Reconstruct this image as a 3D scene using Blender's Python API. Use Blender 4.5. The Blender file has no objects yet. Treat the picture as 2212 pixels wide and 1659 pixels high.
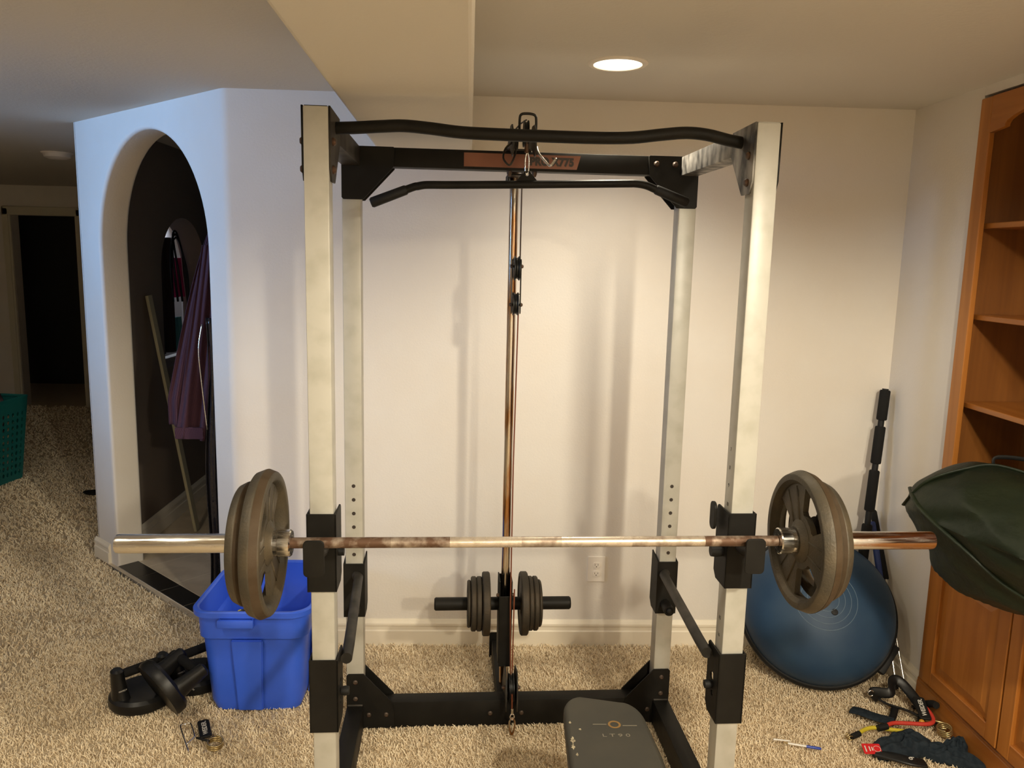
import bpy, bmesh, math, random
import numpy as np
from mathutils import Vector, Matrix, Euler
random.seed(7); rng = np.random.default_rng(7)
PI = math.pi
scene = bpy.context.scene
C = scene.collection

# ------------------------------------------------------------------ camera
cd = bpy.data.cameras.new('camera'); cam = bpy.data.objects.new('camera', cd); C.objects.link(cam)
cd.sensor_fit = 'HORIZONTAL'; cd.sensor_width = 36.0; cd.lens = 1716.55 * 36.0 / 2212.0
cd.clip_start = 0.05; cd.clip_end = 60
r_ = Vector((0.99897296, -0.03910707, 0.02288368)); u_ = Vector((-0.0164944, 0.15651965, 0.98753711)); f_ = Vector((0.04220143, 0.98690032, -0.15571385))
M = Matrix.Identity(4)
for i in range(3):
    M[i][0] = r_[i]; M[i][1] = u_[i]; M[i][2] = -f_[i]
M[2][3] = 1.769
cam.matrix_world = M
scene.camera = cam
# ------------------------------------------------------------------ world / exposure
scene.view_settings.view_transform = 'Standard'; scene.view_settings.look = 'None'
scene.view_settings.gamma = 1.0; scene.view_settings.use_curve_mapping = False
scene.view_settings.exposure = 0.0
w = bpy.data.worlds.new('world'); scene.world = w; w.use_nodes = True
w.node_tree.nodes['Background'].inputs[0].default_value = (1.0, 0.85, 0.7, 1)
w.node_tree.nodes['Background'].inputs[1].default_value = 0.02
scene.cycles.use_denoising = True
scene.cycles.max_bounces = 8; scene.cycles.diffuse_bounces = 5; scene.cycles.glossy_bounces = 4
scene.cycles.sample_clamp_indirect = 6.0
# ------------------------------------------------------------------ lighting: ceiling downlights and daylight from a window behind the camera
LAMPS = [  # x, y, watts, half-angle deg, edge softness
    (0.460, 2.850, 4.7, 74, 1.0),
    (1.10, 0.40, 17.0, 85, 0.25),
    (1.30, -1.3, 18.0, 87, 0.3),
    (-1.55, 1.35, 5.2, 80, 0.5),
    (0.30, -1.60, 7.0, 84, 0.5),
]
LAMP_COL = (1.0, 0.895, 0.70)
HC = 2.439        # ceiling height
DAY_POWER = 2.3; DAY_COL = (0.24, 0.52, 1.0)

# ------------------------------------------------------------------ materials
def mat(name, col, rough=0.5, metal=0.0, spec=0.5, col2=None, nscale=8, nlo=0.4, nhi=0.6, bump=0.0, bscale=200, bdist=0.001,
        coat=0.0, detail=4, stretch=None, emit=None, estr=0.0, alpha=None, rough2=None, sheen=0):
    m = bpy.data.materials.new(name); m.use_nodes = True
    nt = m.node_tree; b = nt.nodes['Principled BSDF']
    b.inputs['Base Color'].default_value = (*col, 1); b.inputs['Roughness'].default_value = rough
    b.inputs['Metallic'].default_value = metal; b.inputs['Specular IOR Level'].default_value = spec
    b.inputs['Coat Weight'].default_value = coat
    if sheen: b.inputs['Sheen Weight'].default_value = sheen
    tc = nt.nodes.new('ShaderNodeTexCoord'); mp = nt.nodes.new('ShaderNodeMapping')
    nt.links.new(tc.outputs['Object'], mp.inputs[0])
    if stretch: mp.inputs['Scale'].default_value = stretch
    if col2 is not None or rough2 is not None:
        n = nt.nodes.new('ShaderNodeTexNoise'); n.inputs['Scale'].default_value = nscale; n.inputs['Detail'].default_value = detail
        nt.links.new(mp.outputs[0], n.inputs[0])
        rp = nt.nodes.new('ShaderNodeMapRange'); rp.inputs[1].default_value = nlo; rp.inputs[2].default_value = nhi
        nt.links.new(n.outputs[0], rp.inputs[0])
        if col2 is not None:
            mx = nt.nodes.new('ShaderNodeMix'); mx.data_type = 'RGBA'
            mx.inputs[6].default_value = (*col, 1); mx.inputs[7].default_value = (*col2, 1)
            nt.links.new(rp.outputs[0], mx.inputs[0]); nt.links.new(mx.outputs[2], b.inputs['Base Color'])
        if rough2 is not None:
            mr = nt.nodes.new('ShaderNodeMapRange'); mr.inputs[3].default_value = rough; mr.inputs[4].default_value = rough2
            nt.links.new(rp.outputs[0], mr.inputs[0]); nt.links.new(mr.outputs[0], b.inputs['Roughness'])
    if bump:
        n2 = nt.nodes.new('ShaderNodeTexNoise'); n2.inputs['Scale'].default_value = bscale; n2.inputs['Detail'].default_value = 3
        nt.links.new(mp.outputs[0], n2.inputs[0])
        bp = nt.nodes.new('ShaderNodeBump'); bp.inputs['Strength'].default_value = bump; bp.inputs['Distance'].default_value = bdist
        nt.links.new(n2.outputs[0], bp.inputs['Height']); nt.links.new(bp.outputs[0], b.inputs['Normal'])
    if emit:
        b.inputs['Emission Color'].default_value = (*emit, 1); b.inputs['Emission Strength'].default_value = estr
    return m

M_wall = mat('wall_paint', (0.73, 0.69, 0.63), 0.75, spec=0.25, col2=(0.72, 0.67, 0.60), nscale=3, bump=0.30, bscale=110, bdist=0.002)
M_hall = mat('hall_shade_taupe', (0.20, 0.155, 0.12), 0.8, spec=0.2, bump=0.3, bscale=110, bdist=0.002)  # wall paint darkened to taupe; the hall's shade is in the colour
M_ceil = mat('ceiling_paint', (0.64, 0.61, 0.55), 0.8, spec=0.2, bump=0.35, bscale=90, bdist=0.002)
M_trim = mat('trim_paint', (0.78, 0.71, 0.58), 0.4, spec=0.4)
M_jamb = mat('door_trim_paint', (0.62, 0.58, 0.46), 0.5)
M_carpet = mat('carpet_base', (0.60, 0.47, 0.31), 0.95, spec=0.1, col2=(0.80, 0.66, 0.46), nscale=150, bump=1.0, bscale=180, bdist=0.012)
M_white = mat('rack_white_enamel', (0.45, 0.44, 0.395), 0.38, col2=(0.37, 0.36, 0.31), nscale=14, nlo=0.45, nhi=0.75, bump=0.05, bscale=60)
def chips(m, lo=0.70, hi=0.73, scale=26, col=(0.10, 0.07, 0.05)):
    nt = m.node_tree; b = nt.nodes['Principled BSDF']; src = b.inputs['Base Color'].links[0].from_socket
    tc = nt.nodes.new('ShaderNodeTexCoord'); mp = nt.nodes.new('ShaderNodeMapping'); mp.inputs['Scale'].default_value = (1, 1, 0.35)
    n = nt.nodes.new('ShaderNodeTexNoise'); n.inputs['Scale'].default_value = scale; n.inputs['Detail'].default_value = 6; n.inputs['Roughness'].default_value = 0.75
    r = nt.nodes.new('ShaderNodeMapRange'); r.inputs[1].default_value = lo; r.inputs[2].default_value = hi; r.inputs[4].default_value = 0.7
    mx = nt.nodes.new('ShaderNodeMix'); mx.data_type = 'RGBA'; mx.inputs[7].default_value = (*col, 1)
    nt.links.new(tc.outputs['Object'], mp.inputs[0]); nt.links.new(mp.outputs[0], n.inputs[0]); nt.links.new(n.outputs[0], r.inputs[0]); nt.links.new(r.outputs[0], mx.inputs[0])
    nt.links.new(src, mx.inputs[6]); nt.links.new(mx.outputs[2], b.inputs['Base Color'])
chips(M_white)
M_black = mat('rack_black_enamel', (0.0085, 0.0078, 0.0066), 0.5, spec=0.16, col2=(0.015, 0.0135, 0.011), nscale=12, nlo=0.4, nhi=0.8, rough2=0.6)
M_blackworn = mat('rack_dusty_black', (0.030, 0.028, 0.026), 0.5, spec=0.4, col2=(0.34, 0.32, 0.29), nscale=9, nlo=0.38, nhi=0.68, detail=8, stretch=(3, 2.2, 1.2))
M_blackside = mat('rack_scuffed_side', (0.015, 0.0135, 0.011), 0.5, spec=0.2, col2=(0.06, 0.053, 0.045), nscale=10, nlo=0.4, nhi=0.7)
M_chrome = mat('chrome', (0.78, 0.76, 0.72), 0.12, metal=1.0, rough2=0.28, nscale=30, stretch=(0.3, 3, 3))
M_rod = mat('rusty_chrome_rod', (0.62, 0.57, 0.50), 0.16, metal=1.0, col2=(0.42, 0.22, 0.09), nscale=9, nlo=0.42, nhi=0.62, stretch=(4, 4, 0.6))
M_cast = mat('cast_iron_plate_paint', (0.060, 0.050, 0.034), 0.55, metal=0.2, col2=(0.105, 0.080, 0.047), nscale=9, nlo=0.4, nhi=0.7, bump=0.6, bscale=160, bdist=0.002)
M_castdark = mat('dark_iron_plate_paint', (0.032, 0.026, 0.018), 0.6, metal=0.1, spec=0.3, col2=(0.052, 0.038, 0.023), nscale=12, bump=0.5, bscale=160, bdist=0.002)
M_rust = mat('rusty_band', (0.050, 0.031, 0.015), 0.7, metal=0.0, spec=0.25, col2=(0.070, 0.048, 0.028), nlo=0.35, nhi=0.65, nscale=16, bump=0.5, bscale=160)
M_bolt = mat('bolt_steel', (0.075, 0.058, 0.045), 0.5, metal=0.4, col2=(0.10, 0.05, 0.028), nscale=40)
M_rubber = mat('black_rubber', (0.008, 0.008, 0.008), 0.6, spec=0.3)
M_foam = mat('black_foam', (0.009, 0.0085, 0.008), 0.85, spec=0.25, bump=0.4, bscale=400)
M_plasticblk = mat('black_plastic', (0.007, 0.007, 0.007), 0.4, spec=0.4, bump=0.15, bscale=500)
M_blue = mat('blue_plastic', (0.034, 0.115, 0.72), 0.38, col2=(0.042, 0.13, 0.78), nscale=4, bump=0.08, bscale=300)
M_ball = mat('dusty_blue_vinyl', (0.013, 0.042, 0.092), 0.5, spec=0.35, col2=(0.026, 0.060, 0.112), nscale=5, nlo=0.35, nhi=0.7, bump=0.1, bscale=120)
M_ballline = mat('pale_blue_ring', (0.12, 0.18, 0.24), 0.5)
M_pad = mat('worn_vinyl_pad', (0.022, 0.020, 0.013), 0.55, col2=(0.032, 0.028, 0.018), nscale=5, bump=0.12, bscale=500)
M_foamtear = mat('torn_vinyl_backing', (0.42, 0.36, 0.24), 0.9, col2=(0.18, 0.15, 0.1), nscale=90)
M_gold = mat('faded_gold_print', (0.20, 0.105, 0.018), 0.5)
M_faint = mat('faded_white_print', (0.17, 0.15, 0.11), 0.5)
M_sticker = mat('copper_label', (0.27, 0.095, 0.045), 0.32, col2=(0.16, 0.055, 0.03), nscale=5, nlo=0.35, nhi=0.7)
M_ink = mat('black_ink', (0.03, 0.022, 0.018), 0.5)
M_inkw = mat('white_ink', (0.62, 0.60, 0.55), 0.5)
M_cable = mat('red_brown_cable', (0.16, 0.045, 0.02), 0.4)
M_cabledark = mat('dark_cable', (0.05, 0.03, 0.022), 0.4)
M_tarp = mat('dark_green_tarp', (0.005, 0.010, 0.004), 0.55, spec=0.35, col2=(0.012, 0.018, 0.006), nscale=5, nlo=0.35, nhi=0.7, bump=0.5, bscale=24, bdist=0.008)
M_tile = mat('beige_tile', (0.62, 0.52, 0.38), 0.4, col2=(0.52, 0.43, 0.31), nscale=6)
M_tileblk = mat('black_tile', (0.014, 0.012, 0.010), 0.35)
M_grout = mat('grout', (0.78, 0.70, 0.56), 0.8)
M_teal = mat('teal_plastic', (0.010, 0.15, 0.145), 0.45)
M_tealcloth = mat('teal_cloth', (0.10, 0.28, 0.28), 0.9)
M_pink = mat('pink_cloth', (0.75, 0.05, 0.19), 0.9, bump=0.3, bscale=30)
M_brown = mat('dark_brown_cloth', (0.045, 0.022, 0.014), 0.9, bump=0.3, bscale=30)
M_darkcloth = mat('dark_laundry', (0.06, 0.025, 0.03), 0.9, col2=(0.25, 0.18, 0.17), nscale=12)
M_navy = mat('navy_knit', (0.011, 0.017, 0.024), 0.95, spec=0.2, col2=(0.020, 0.028, 0.036), nscale=60, bump=0.6, bscale=350)
M_red = mat('red_foam_tube', (0.50, 0.035, 0.02), 0.6)
M_redtag = mat('red_tag', (0.55, 0.012, 0.015), 0.45)
M_yellow = mat('yellow_tube', (0.55, 0.44, 0.03), 0.5)
M_orange = mat('orange_knob', (0.55, 0.25, 0.02), 0.5)
M_brass = mat('brassy_steel', (0.48, 0.37, 0.18), 0.3, metal=0.9)
M_whiteplastic = mat('white_plastic', (0.78, 0.72, 0.64), 0.4)
M_penblue = mat('pen_blue', (0.02, 0.05, 0.35), 0.3)
M_penclear = mat('pen_white', (0.72, 0.70, 0.66), 0.3)
M_plank = mat('pale_board', (0.40, 0.36, 0.24), 0.6)
M_bagblk = mat('shiny_black_bag', (0.012, 0.011, 0.014), 0.16, bump=0.6, bscale=18, bdist=0.01)
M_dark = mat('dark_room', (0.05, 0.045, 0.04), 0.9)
M_rope = mat('black_yellow_strap', (0.02, 0.02, 0.02), 0.7)

def wood_mat(name, c1, c2, axis):
    m = bpy.data.materials.new(name); m.use_nodes = True; nt = m.node_tree; b = nt.nodes['Principled BSDF']
    tc = nt.nodes.new('ShaderNodeTexCoord'); mp = nt.nodes.new('ShaderNodeMapping')
    s = [22.0, 22.0, 22.0]; s[axis] = 1.1; mp.inputs['Scale'].default_value = s
    n = nt.nodes.new('ShaderNodeTexNoise'); n.inputs['Scale'].default_value = 1.0; n.inputs['Detail'].default_value = 6; n.inputs['Distortion'].default_value = 0.6
    rp = nt.nodes.new('ShaderNodeValToRGB'); rp.color_ramp.elements[0].position = 0.35; rp.color_ramp.elements[1].position = 0.7
    rp.color_ramp.elements[0].color = (*c1, 1); rp.color_ramp.elements[1].color = (*c2, 1)
    nt.links.new(tc.outputs['Object'], mp.inputs[0]); nt.links.new(mp.outputs[0], n.inputs[0]); nt.links.new(n.outputs[0], rp.inputs[0])
    nt.links.new(rp.outputs[0], b.inputs['Base Color']); b.inputs['Roughness'].default_value = 0.36
    return m
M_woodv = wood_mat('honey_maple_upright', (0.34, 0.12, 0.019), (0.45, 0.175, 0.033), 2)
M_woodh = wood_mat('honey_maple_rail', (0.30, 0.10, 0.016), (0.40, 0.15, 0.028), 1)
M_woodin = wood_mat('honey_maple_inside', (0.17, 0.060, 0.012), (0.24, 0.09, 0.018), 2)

def shirt_mat():
    m = bpy.data.materials.new('plum_striped_cotton'); m.use_nodes = True; nt = m.node_tree; b = nt.nodes['Principled BSDF']
    tc = nt.nodes.new('ShaderNodeTexCoord'); sp = nt.nodes.new('ShaderNodeSeparateXYZ'); nt.links.new(tc.outputs['UV'], sp.inputs[0])
    mu = nt.nodes.new('ShaderNodeMath'); mu.operation = 'MULTIPLY'; mu.inputs[1].default_value = 34; nt.links.new(sp.outputs[0], mu.inputs[0])
    fr = nt.nodes.new('ShaderNodeMath'); fr.operation = 'FRACT'; nt.links.new(mu.outputs[0], fr.inputs[0])
    gt = nt.nodes.new('ShaderNodeMath'); gt.operation = 'GREATER_THAN'; gt.inputs[1].default_value = 0.78; nt.links.new(fr.outputs[0], gt.inputs[0])
    mx = nt.nodes.new('ShaderNodeMix'); mx.data_type = 'RGBA'; mx.inputs[6].default_value = (0.040, 0.010, 0.020, 1); mx.inputs[7].default_value = (0.10, 0.040, 0.055, 1)
    nt.links.new(gt.outputs[0], mx.inputs[0]); nt.links.new(mx.outputs[2], b.inputs['Base Color']); b.inputs['Roughness'].default_value = 0.9
    return m
M_shirt = shirt_mat()

def bar_mat():
    """knurled shaft: brown rust toward the ends, bare bright bands near the middle (object X in metres)"""
    m = bpy.data.materials.new('rusty_bar_shaft'); m.use_nodes = True; nt = m.node_tree; b = nt.nodes['Principled BSDF']
    tc = nt.nodes.new('ShaderNodeTexCoord'); sp = nt.nodes.new('ShaderNodeSeparateXYZ'); nt.links.new(tc.outputs['Object'], sp.inputs[0])
    mr = nt.nodes.new('ShaderNodeMapRange'); mr.inputs[1].default_value = -0.66; mr.inputs[2].default_value = 0.66; nt.links.new(sp.outputs[0], mr.inputs[0])
    rp = nt.nodes.new('ShaderNodeValToRGB'); rp.color_ramp.interpolation = 'CONSTANT'
    def stop(x, v):
        p = (x + 0.66) / 1.32
        return p, (v, v, v, 1)
    st = [(-0.66, 1.0), (-0.40, 0.8), (-0.245, 0.12), (-0.052, 0.5), (0.056, 0.06), (0.247, 0.45), (0.447, 0.95)]
    e = rp.color_ramp.elements; e[0].position, e[0].color = stop(*st[0]); e[1].position, e[1].color = stop(*st[1])
    for s in st[2:]:
        p, c = stop(*s); k = e.new(p); k.color = c
    nt.links.new(mr.outputs[0], rp.inputs[0])
    n = nt.nodes.new('ShaderNodeTexNoise'); n.inputs['Scale'].default_value = 40; n.inputs['Detail'].default_value = 5; nt.links.new(tc.outputs['Object'], n.inputs[0])
    ad = nt.nodes.new('ShaderNodeMath'); ad.operation = 'ADD'; nt.links.new(rp.outputs[0], ad.inputs[0])
    sc = nt.nodes.new('ShaderNodeMath'); sc.operation = 'MULTIPLY_ADD'; sc.inputs[1].default_value = 1.6; sc.inputs[2].default_value = -0.85; nt.links.new(n.outputs[0], sc.inputs[0])
    nt.links.new(sc.outputs[0], ad.inputs[1]); ad.use_clamp = True
    mx = nt.nodes.new('ShaderNodeMix'); mx.data_type = 'RGBA'; mx.inputs[6].default_value = (0.62, 0.54, 0.44, 1); mx.inputs[7].default_value = (0.115, 0.062, 0.036, 1)
    nt.links.new(ad.outputs[0], mx.inputs[0]); nt.links.new(mx.outputs[2], b.inputs['Base Color'])
    b.inputs['Metallic'].default_value = 0.55
    r2 = nt.nodes.new('ShaderNodeMapRange'); r2.inputs[3].default_value = 0.22; r2.inputs[4].default_value = 0.6; nt.links.new(ad.outputs[0], r2.inputs[0]); nt.links.new(r2.outputs[0], b.inputs['Roughness'])
    return m
M_shaft = bar_mat()

# ------------------------------------------------------------------ mesh helpers
def link(o, parent=None):
    C.objects.link(o)
    if parent is not None: o.parent = parent
    return o
def obj(name, me, m, parent=None, smooth=False, loc=None, rot=None):
    if isinstance(me, bmesh.types.BMesh):
        bm = me; me = bpy.data.meshes.new(name); bm.to_mesh(me); bm.free()
    for k in (m if isinstance(m, (list, tuple)) else [m]):
        me.materials.append(k)
    if smooth:
        me.polygons.foreach_set('use_smooth', [True] * len(me.polygons))
        if smooth == 'auto': me.set_sharp_from_angle(angle=math.radians(38))
    o = bpy.data.objects.new(name, me); link(o, parent)
    if loc is not None: o.location = loc
    if rot is not None: o.rotation_euler = rot
    return o
def tag(o, label, cat, group=None, kind=None):
    o['label'] = label; o['category'] = cat
    if group: o['group'] = group
    if kind: o['kind'] = kind
    return o
def thing(name, label, cat, loc=(0, 0, 0), rz=0.0, group=None, rot=None):
    o = bpy.data.objects.new(name, None); C.objects.link(o); o.empty_display_size = 0.05
    o.location = loc; o.rotation_euler = rot if rot else (0, 0, rz)
    return tag(o, label, cat, group)
def struct(o):
    o['kind'] = 'structure'; return o
def bm_box(bm, x0, x1, y0, y1, z0, z1, bev=0.0, seg=2, mtx=None):
    r = bmesh.ops.create_cube(bm, size=1.0); vs = r['verts']
    for v in vs:
        v.co = Vector(((x0 + x1) / 2 + v.co.x * (x1 - x0), (y0 + y1) / 2 + v.co.y * (y1 - y0), (z0 + z1) / 2 + v.co.z * (z1 - z0)))
    if bev:
        es = list({e for v in vs for e in v.link_edges})
        rr = bmesh.ops.bevel(bm, geom=es, offset=bev, segments=seg, affect='EDGES', profile=0.5)
        vs = [v for v in rr['verts']] + [v for v in vs if v.is_valid]
        vs = list({v for v in vs if v.is_valid})
    if mtx is not None:
        bmesh.ops.transform(bm, matrix=mtx, verts=vs)
    return bm
def box(x0, x1, y0, y1, z0, z1, bev=0.0, seg=2, mtx=None):
    return bm_box(bmesh.new(), x0, x1, y0, y1, z0, z1, bev, seg, mtx)
def catmull(pts, n=6):
    P = [Vector(p) for p in pts]; out = []
    for i in range(len(P) - 1):
        p0 = P[max(i - 1, 0)]; p1 = P[i]; p2 = P[i + 1]; p3 = P[min(i + 2, len(P) - 1)]
        for k in range(n):
            t = k / n
            out.append(0.5 * ((2 * p1) + (-p0 + p2) * t + (2 * p0 - 5 * p1 + 4 * p2 - p3) * t * t + (-p0 + 3 * p1 - 3 * p2 + p3) * t ** 3))
    out.append(P[-1]); return out
def bm_tube(bm, pts, r, seg=16, closed=False, cap=True, flat=None):
    """sweep a circle (or an ellipse: flat=(ru, rv, up)) along pts; r may be a list"""
    P = [Vector(p) for p in pts]; n = len(P); R = r if isinstance(r, (list, tuple)) else [r] * n
    rings = []; up = None
    for i in range(n):
        a = P[(i - 1) % n] if (closed or i > 0) else P[i]; b = P[(i + 1) % n] if (closed or i < n - 1) else P[i]
        t = (b - a)
        if t.length < 1e-9: t = Vector((0, 0, 1))
        t.normalize()
        if up is None:
            up = Vector(flat[2]) if flat else (Vector((0, 0, 1)) if abs(t.z) < 0.9 else Vector((1, 0, 0)))
        if flat and len(flat) > 3: up = Vector(flat[2])
        up = (up - t * up.dot(t)).normalized(); side = t.cross(up)
        ru, rv = (R[i], R[i]) if not flat else (flat[0] * R[i], flat[1] * R[i])
        rings.append([bm.verts.new(P[i] + up * (rv * math.sin(2 * PI * k / seg)) + side * (ru * math.cos(2 * PI * k / seg))) for k in range(seg)])
    m = n if closed else n - 1
    for i in range(m):
        A = rings[i]; B = rings[(i + 1) % n]
        for k in range(seg):
            bm.faces.new((A[k], A[(k + 1) % seg], B[(k + 1) % seg], B[k]))
    if cap and not closed:
        bm.faces.new(list(reversed(rings[0]))); bm.faces.new(rings[-1])
    return bm
def tube(pts, r, seg=16, **k):
    bm = bmesh.new(); bm_tube(bm, pts, r, seg, **k); bmesh.ops.recalc_face_normals(bm, faces=bm.faces); return bm
def bm_lathe(bm, prof, seg=48, axis='Z', mtx=None, closed=False):
    """prof: list of (radius, height); axis of revolution"""
    rings = []
    for (r, h) in prof:
        ring = []
        for k in range(seg):
            a = 2 * PI * k / seg; c, s = math.cos(a) * r, math.sin(a) * r
            p = {'Z': (c, s, h), 'X': (h, c, s), 'Y': (s, h, c)}[axis]
            p = Vector(p)
            ring.append(bm.verts.new(mtx @ p if mtx is not None else p))
        rings.append(ring)
    n = len(rings)
    for i in range(n if closed else n - 1):
        A = rings[i]; B = rings[(i + 1) % n]
        for k in range(seg):
            bm.faces.new((A[k], A[(k + 1) % seg], B[(k + 1) % seg], B[k]))
    if not closed:
        if prof[0][0] > 1e-6: bm.faces.new(list(reversed(rings[0])))
        if prof[-1][0] > 1e-6: bm.faces.new(rings[-1])
    return bm
def lathe(prof, seg=48, axis='Z', mtx=None, closed=False):
    bm = bmesh.new(); bm_lathe(bm, prof, seg, axis, mtx, closed)
    bmesh.ops.remove_doubles(bm, verts=bm.verts, dist=1e-6); bmesh.ops.recalc_face_normals(bm, faces=bm.faces); return bm
def shape(loops, thick, bev=0.0, mtx=None, res=2, center=True):
    """flat outline(s) with holes -> solid of given thickness; local XY outline, Z thickness"""
    cu = bpy.data.curves.new('tmp', 'CURVE'); cu.dimensions = '2D'; cu.fill_mode = 'BOTH'
    cu.extrude = max(thick / 2 - bev, 0.00005); cu.bevel_depth = bev; cu.bevel_resolution = res
    if bev: cu.offset = -bev
    for lp in loops:
        s = cu.splines.new('POLY'); s.points.add(len(lp) - 1)
        for i, p in enumerate(lp): s.points[i].co = (p[0], p[1], 0, 1)
        s.use_cyclic_u = True
    o = bpy.data.objects.new('tmp', cu); me = bpy.data.meshes.new_from_object(o)
    bpy.data.objects.remove(o); bpy.data.curves.remove(cu)
    if not center: me.transform(Matrix.Translation((0, 0, thick / 2)))
    if mtx is not None: me.transform(mtx)
    me.materials.clear()
    return me
def text_mesh(body, size, thick=0.0006, mtx=None, bold=0.0, sx=1.0, spacing=1.0):
    cu = bpy.data.curves.new('tmp', 'FONT'); cu.body = body; cu.size = size; cu.extrude = thick / 2; cu.offset = bold
    cu.align_x = 'CENTER'; cu.align_y = 'CENTER'; cu.space_character = spacing
    o = bpy.data.objects.new('tmp', cu); me = bpy.data.meshes.new_from_object(o)
    bpy.data.objects.remove(o); bpy.data.curves.remove(cu)
    if sx != 1.0: me.transform(Matrix.Diagonal((sx, 1, 1, 1)))
    if mtx is not None: me.transform(mtx)
    me.materials.clear()
    return me
def circle(cx, cy, r, n=24, a0=0.0, a1=2 * PI, full=True):
    m = n if full else n - 1
    return [(cx + r * math.cos(a0 + (a1 - a0) * k / m), cy + r * math.sin(a0 + (a1 - a0) * k / m)) for k in range(n)]
def rrect(x0, x1, y0, y1, r, n=5):
    out = []
    for (cx, cy, a) in ((x1 - r, y1 - r, 0), (x0 + r, y1 - r, PI / 2), (x0 + r, y0 + r, PI), (x1 - r, y0 + r, 1.5 * PI)):
        out += [(cx + r * math.cos(a + PI / 2 * k / n), cy + r * math.sin(a + PI / 2 * k / n)) for k in range(n + 1)]
    return out
def basis(o, x, y):
    """matrix placing local XY outline: local X->x, local Y->y"""
    x = Vector(x).normalized(); y = Vector(y); y = (y - x * y.dot(x)).normalized(); z = x.cross(y)
    m = Matrix.Identity(4)
    for i in range(3): m[i][0] = x[i]; m[i][1] = y[i]; m[i][2] = z[i]; m[i][3] = o[i]
    return m
def join_bm(*bms):
    out = bmesh.new()
    for b in bms:
        if isinstance(b, bmesh.types.BMesh):
            t = bpy.data.meshes.new('t'); b.to_mesh(t); b.free()
        else: t = b
        out.from_mesh(t); bpy.data.meshes.remove(t)
    return out
def copy_tree(o, parent=None):
    c = o.copy(); C.objects.link(c)
    if parent is not None: c.parent = parent
    for ch in list(o.children): copy_tree(ch, c)
    return c

# ================================================================== THE ROOM
D = 3.48; XR = 1.856; XC = -1.08
A2 = Vector((XC, D)); B2 = Vector((-2.21, 4.54)); T2 = (B2 - A2).normalized(); LW = (B2 - A2).length   # angled wall
N2 = Vector((T2.y, -T2.x)); N2 = N2 if N2.y < 0 else -N2                                              # faces the camera
# floor and pile ---------------------------------------------------------------
GZ = -0.014
tile_edge_a = A2 + N2 * 0.02; tile_edge_b = A2 + T2 * LW + N2 * 0.02
bm = bmesh.new()
fl = [(-7.0, -3.0), (2.6, -3.0), (2.6, D + 0.02), (XC, D + 0.02), (tile_edge_a.x, tile_edge_a.y), (A2.x + T2.x * 1.30 + N2.x * 0.03, A2.y + T2.y * 1.30 + N2.y * 0.03),
      (-2.16, 4.62), (-2.16, 10.8), (-7.0, 10.8)]
bm.faces.new([bm.verts.new((x, y, GZ)) for x, y in fl])
struct(obj('floor', bm, M_carpet))
# tiled hall floor behind the arch
def inner(s, off): p = A2 + T2 * s - N2 * off; return (p.x, p.y)
hall = [inner(0.0, -0.02), inner(LW - 0.02, -0.02), (-2.06, 4.60), (-2.06, 8.4), (-0.5, 8.4), (-0.5, 3.6), (-1.0, 3.6)]
me = shape([hall], 0.02, mtx=Matrix.Translation((0, 0, -0.014)))
struct(obj('floor_hall', me, M_tile))
gl = bmesh.new()
for k in range(-2, 9):   # grout joints run square to the angled wall
    for dirn in (0, 1):
        o0 = 0.115 + k * 0.33
        if dirn == 0:
            if o0 < 0.1: continue
            p, q = Vector(inner(0.05, o0)), Vector(inner(LW, o0))
        else:
            s0 = 0.51 + k * 0.33
            if not 0.05 < s0 < 1.5: continue
            p, q = Vector(inner(s0, 0.115)), Vector(inner(s0, 2.4))
        d = (q - p).normalized() * 1; nn = Vector((-d.y, d.x)) * 0.0022
        vs = [gl.verts.new((*(p + nn), -0.0032)), gl.verts.new((*(p - nn), -0.0032)), gl.verts.new((*(q - nn), -0.0032)), gl.verts.new((*(q + nn), -0.0032))]
        gl.faces.new(vs)
struct(obj('trim_8', gl, M_grout))
th = thing('threshold_tiles', 'row of black threshold tiles in the arched doorway where carpet meets beige tile', 'tile')
sA, sB = 0.165, 1.285
obj('grout_bed', shape([[inner(sA + 0.002, 0.118), inner(sB - 0.002, 0.118), inner(sB - 0.002, 0.0), inner(sA + 0.002, 0.0)]], 0.003, 0, Matrix.Translation((0, 0, -0.0022))), M_grout, th)
for k, (a, b) in enumerate(((sA + 0.002, 0.324), (0.330, 0.528), (0.534, 0.788), (0.794, 1.048), (1.054, sB - 0.002))):
    me = shape([[inner(a, 0.112), inner(b, 0.112), inner(b, 0.001), inner(a, 0.001)]], 0.006, 0.001, Matrix.Translation((0, 0, -0.001)))
    obj('tile', me, M_tileblk, th)

# walls -------------------------------------------------------------------------
dcut = 0.024
struct(obj('wall_back', box(XC + dcut, XR + 0.9, D, D + 0.12, GZ - 0.05, 2.6), M_wall))
# rounded outside corner between back wall and the angled wall
Rc = 0.06; cc = Vector((XC + dcut, D + Rc)); a0 = -PI / 2; a1 = math.atan2(N2.y, N2.x)
if a1 > 0: a1 -= 2 * PI
pl = [(cc.x + Rc * math.cos(a0 + (a1 - a0) * k / 10), cc.y + Rc * math.sin(a0 + (a1 - a0) * k / 10)) for k in range(11)]
pe = Vector(pl[-1]); ps0 = (pe - A2).dot(T2)
pl2 = pl + [tuple(pe - N2 * 0.14), (cc.x, cc.y + 0.06)]
bm = bmesh.new(); lo = [bm.verts.new((x, y, GZ - 0.05)) for x, y in pl2]; hi = [bm.verts.new((x, y, 2.6)) for x, y in pl2]
for k in range(len(pl2)):
    f = bm.faces.new((lo[k], lo[(k + 1) % len(pl2)], hi[(k + 1) % len(pl2)], hi[k])); f.smooth = k < 10
bmesh.ops.recalc_face_normals(bm, faces=bm.faces)
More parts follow.
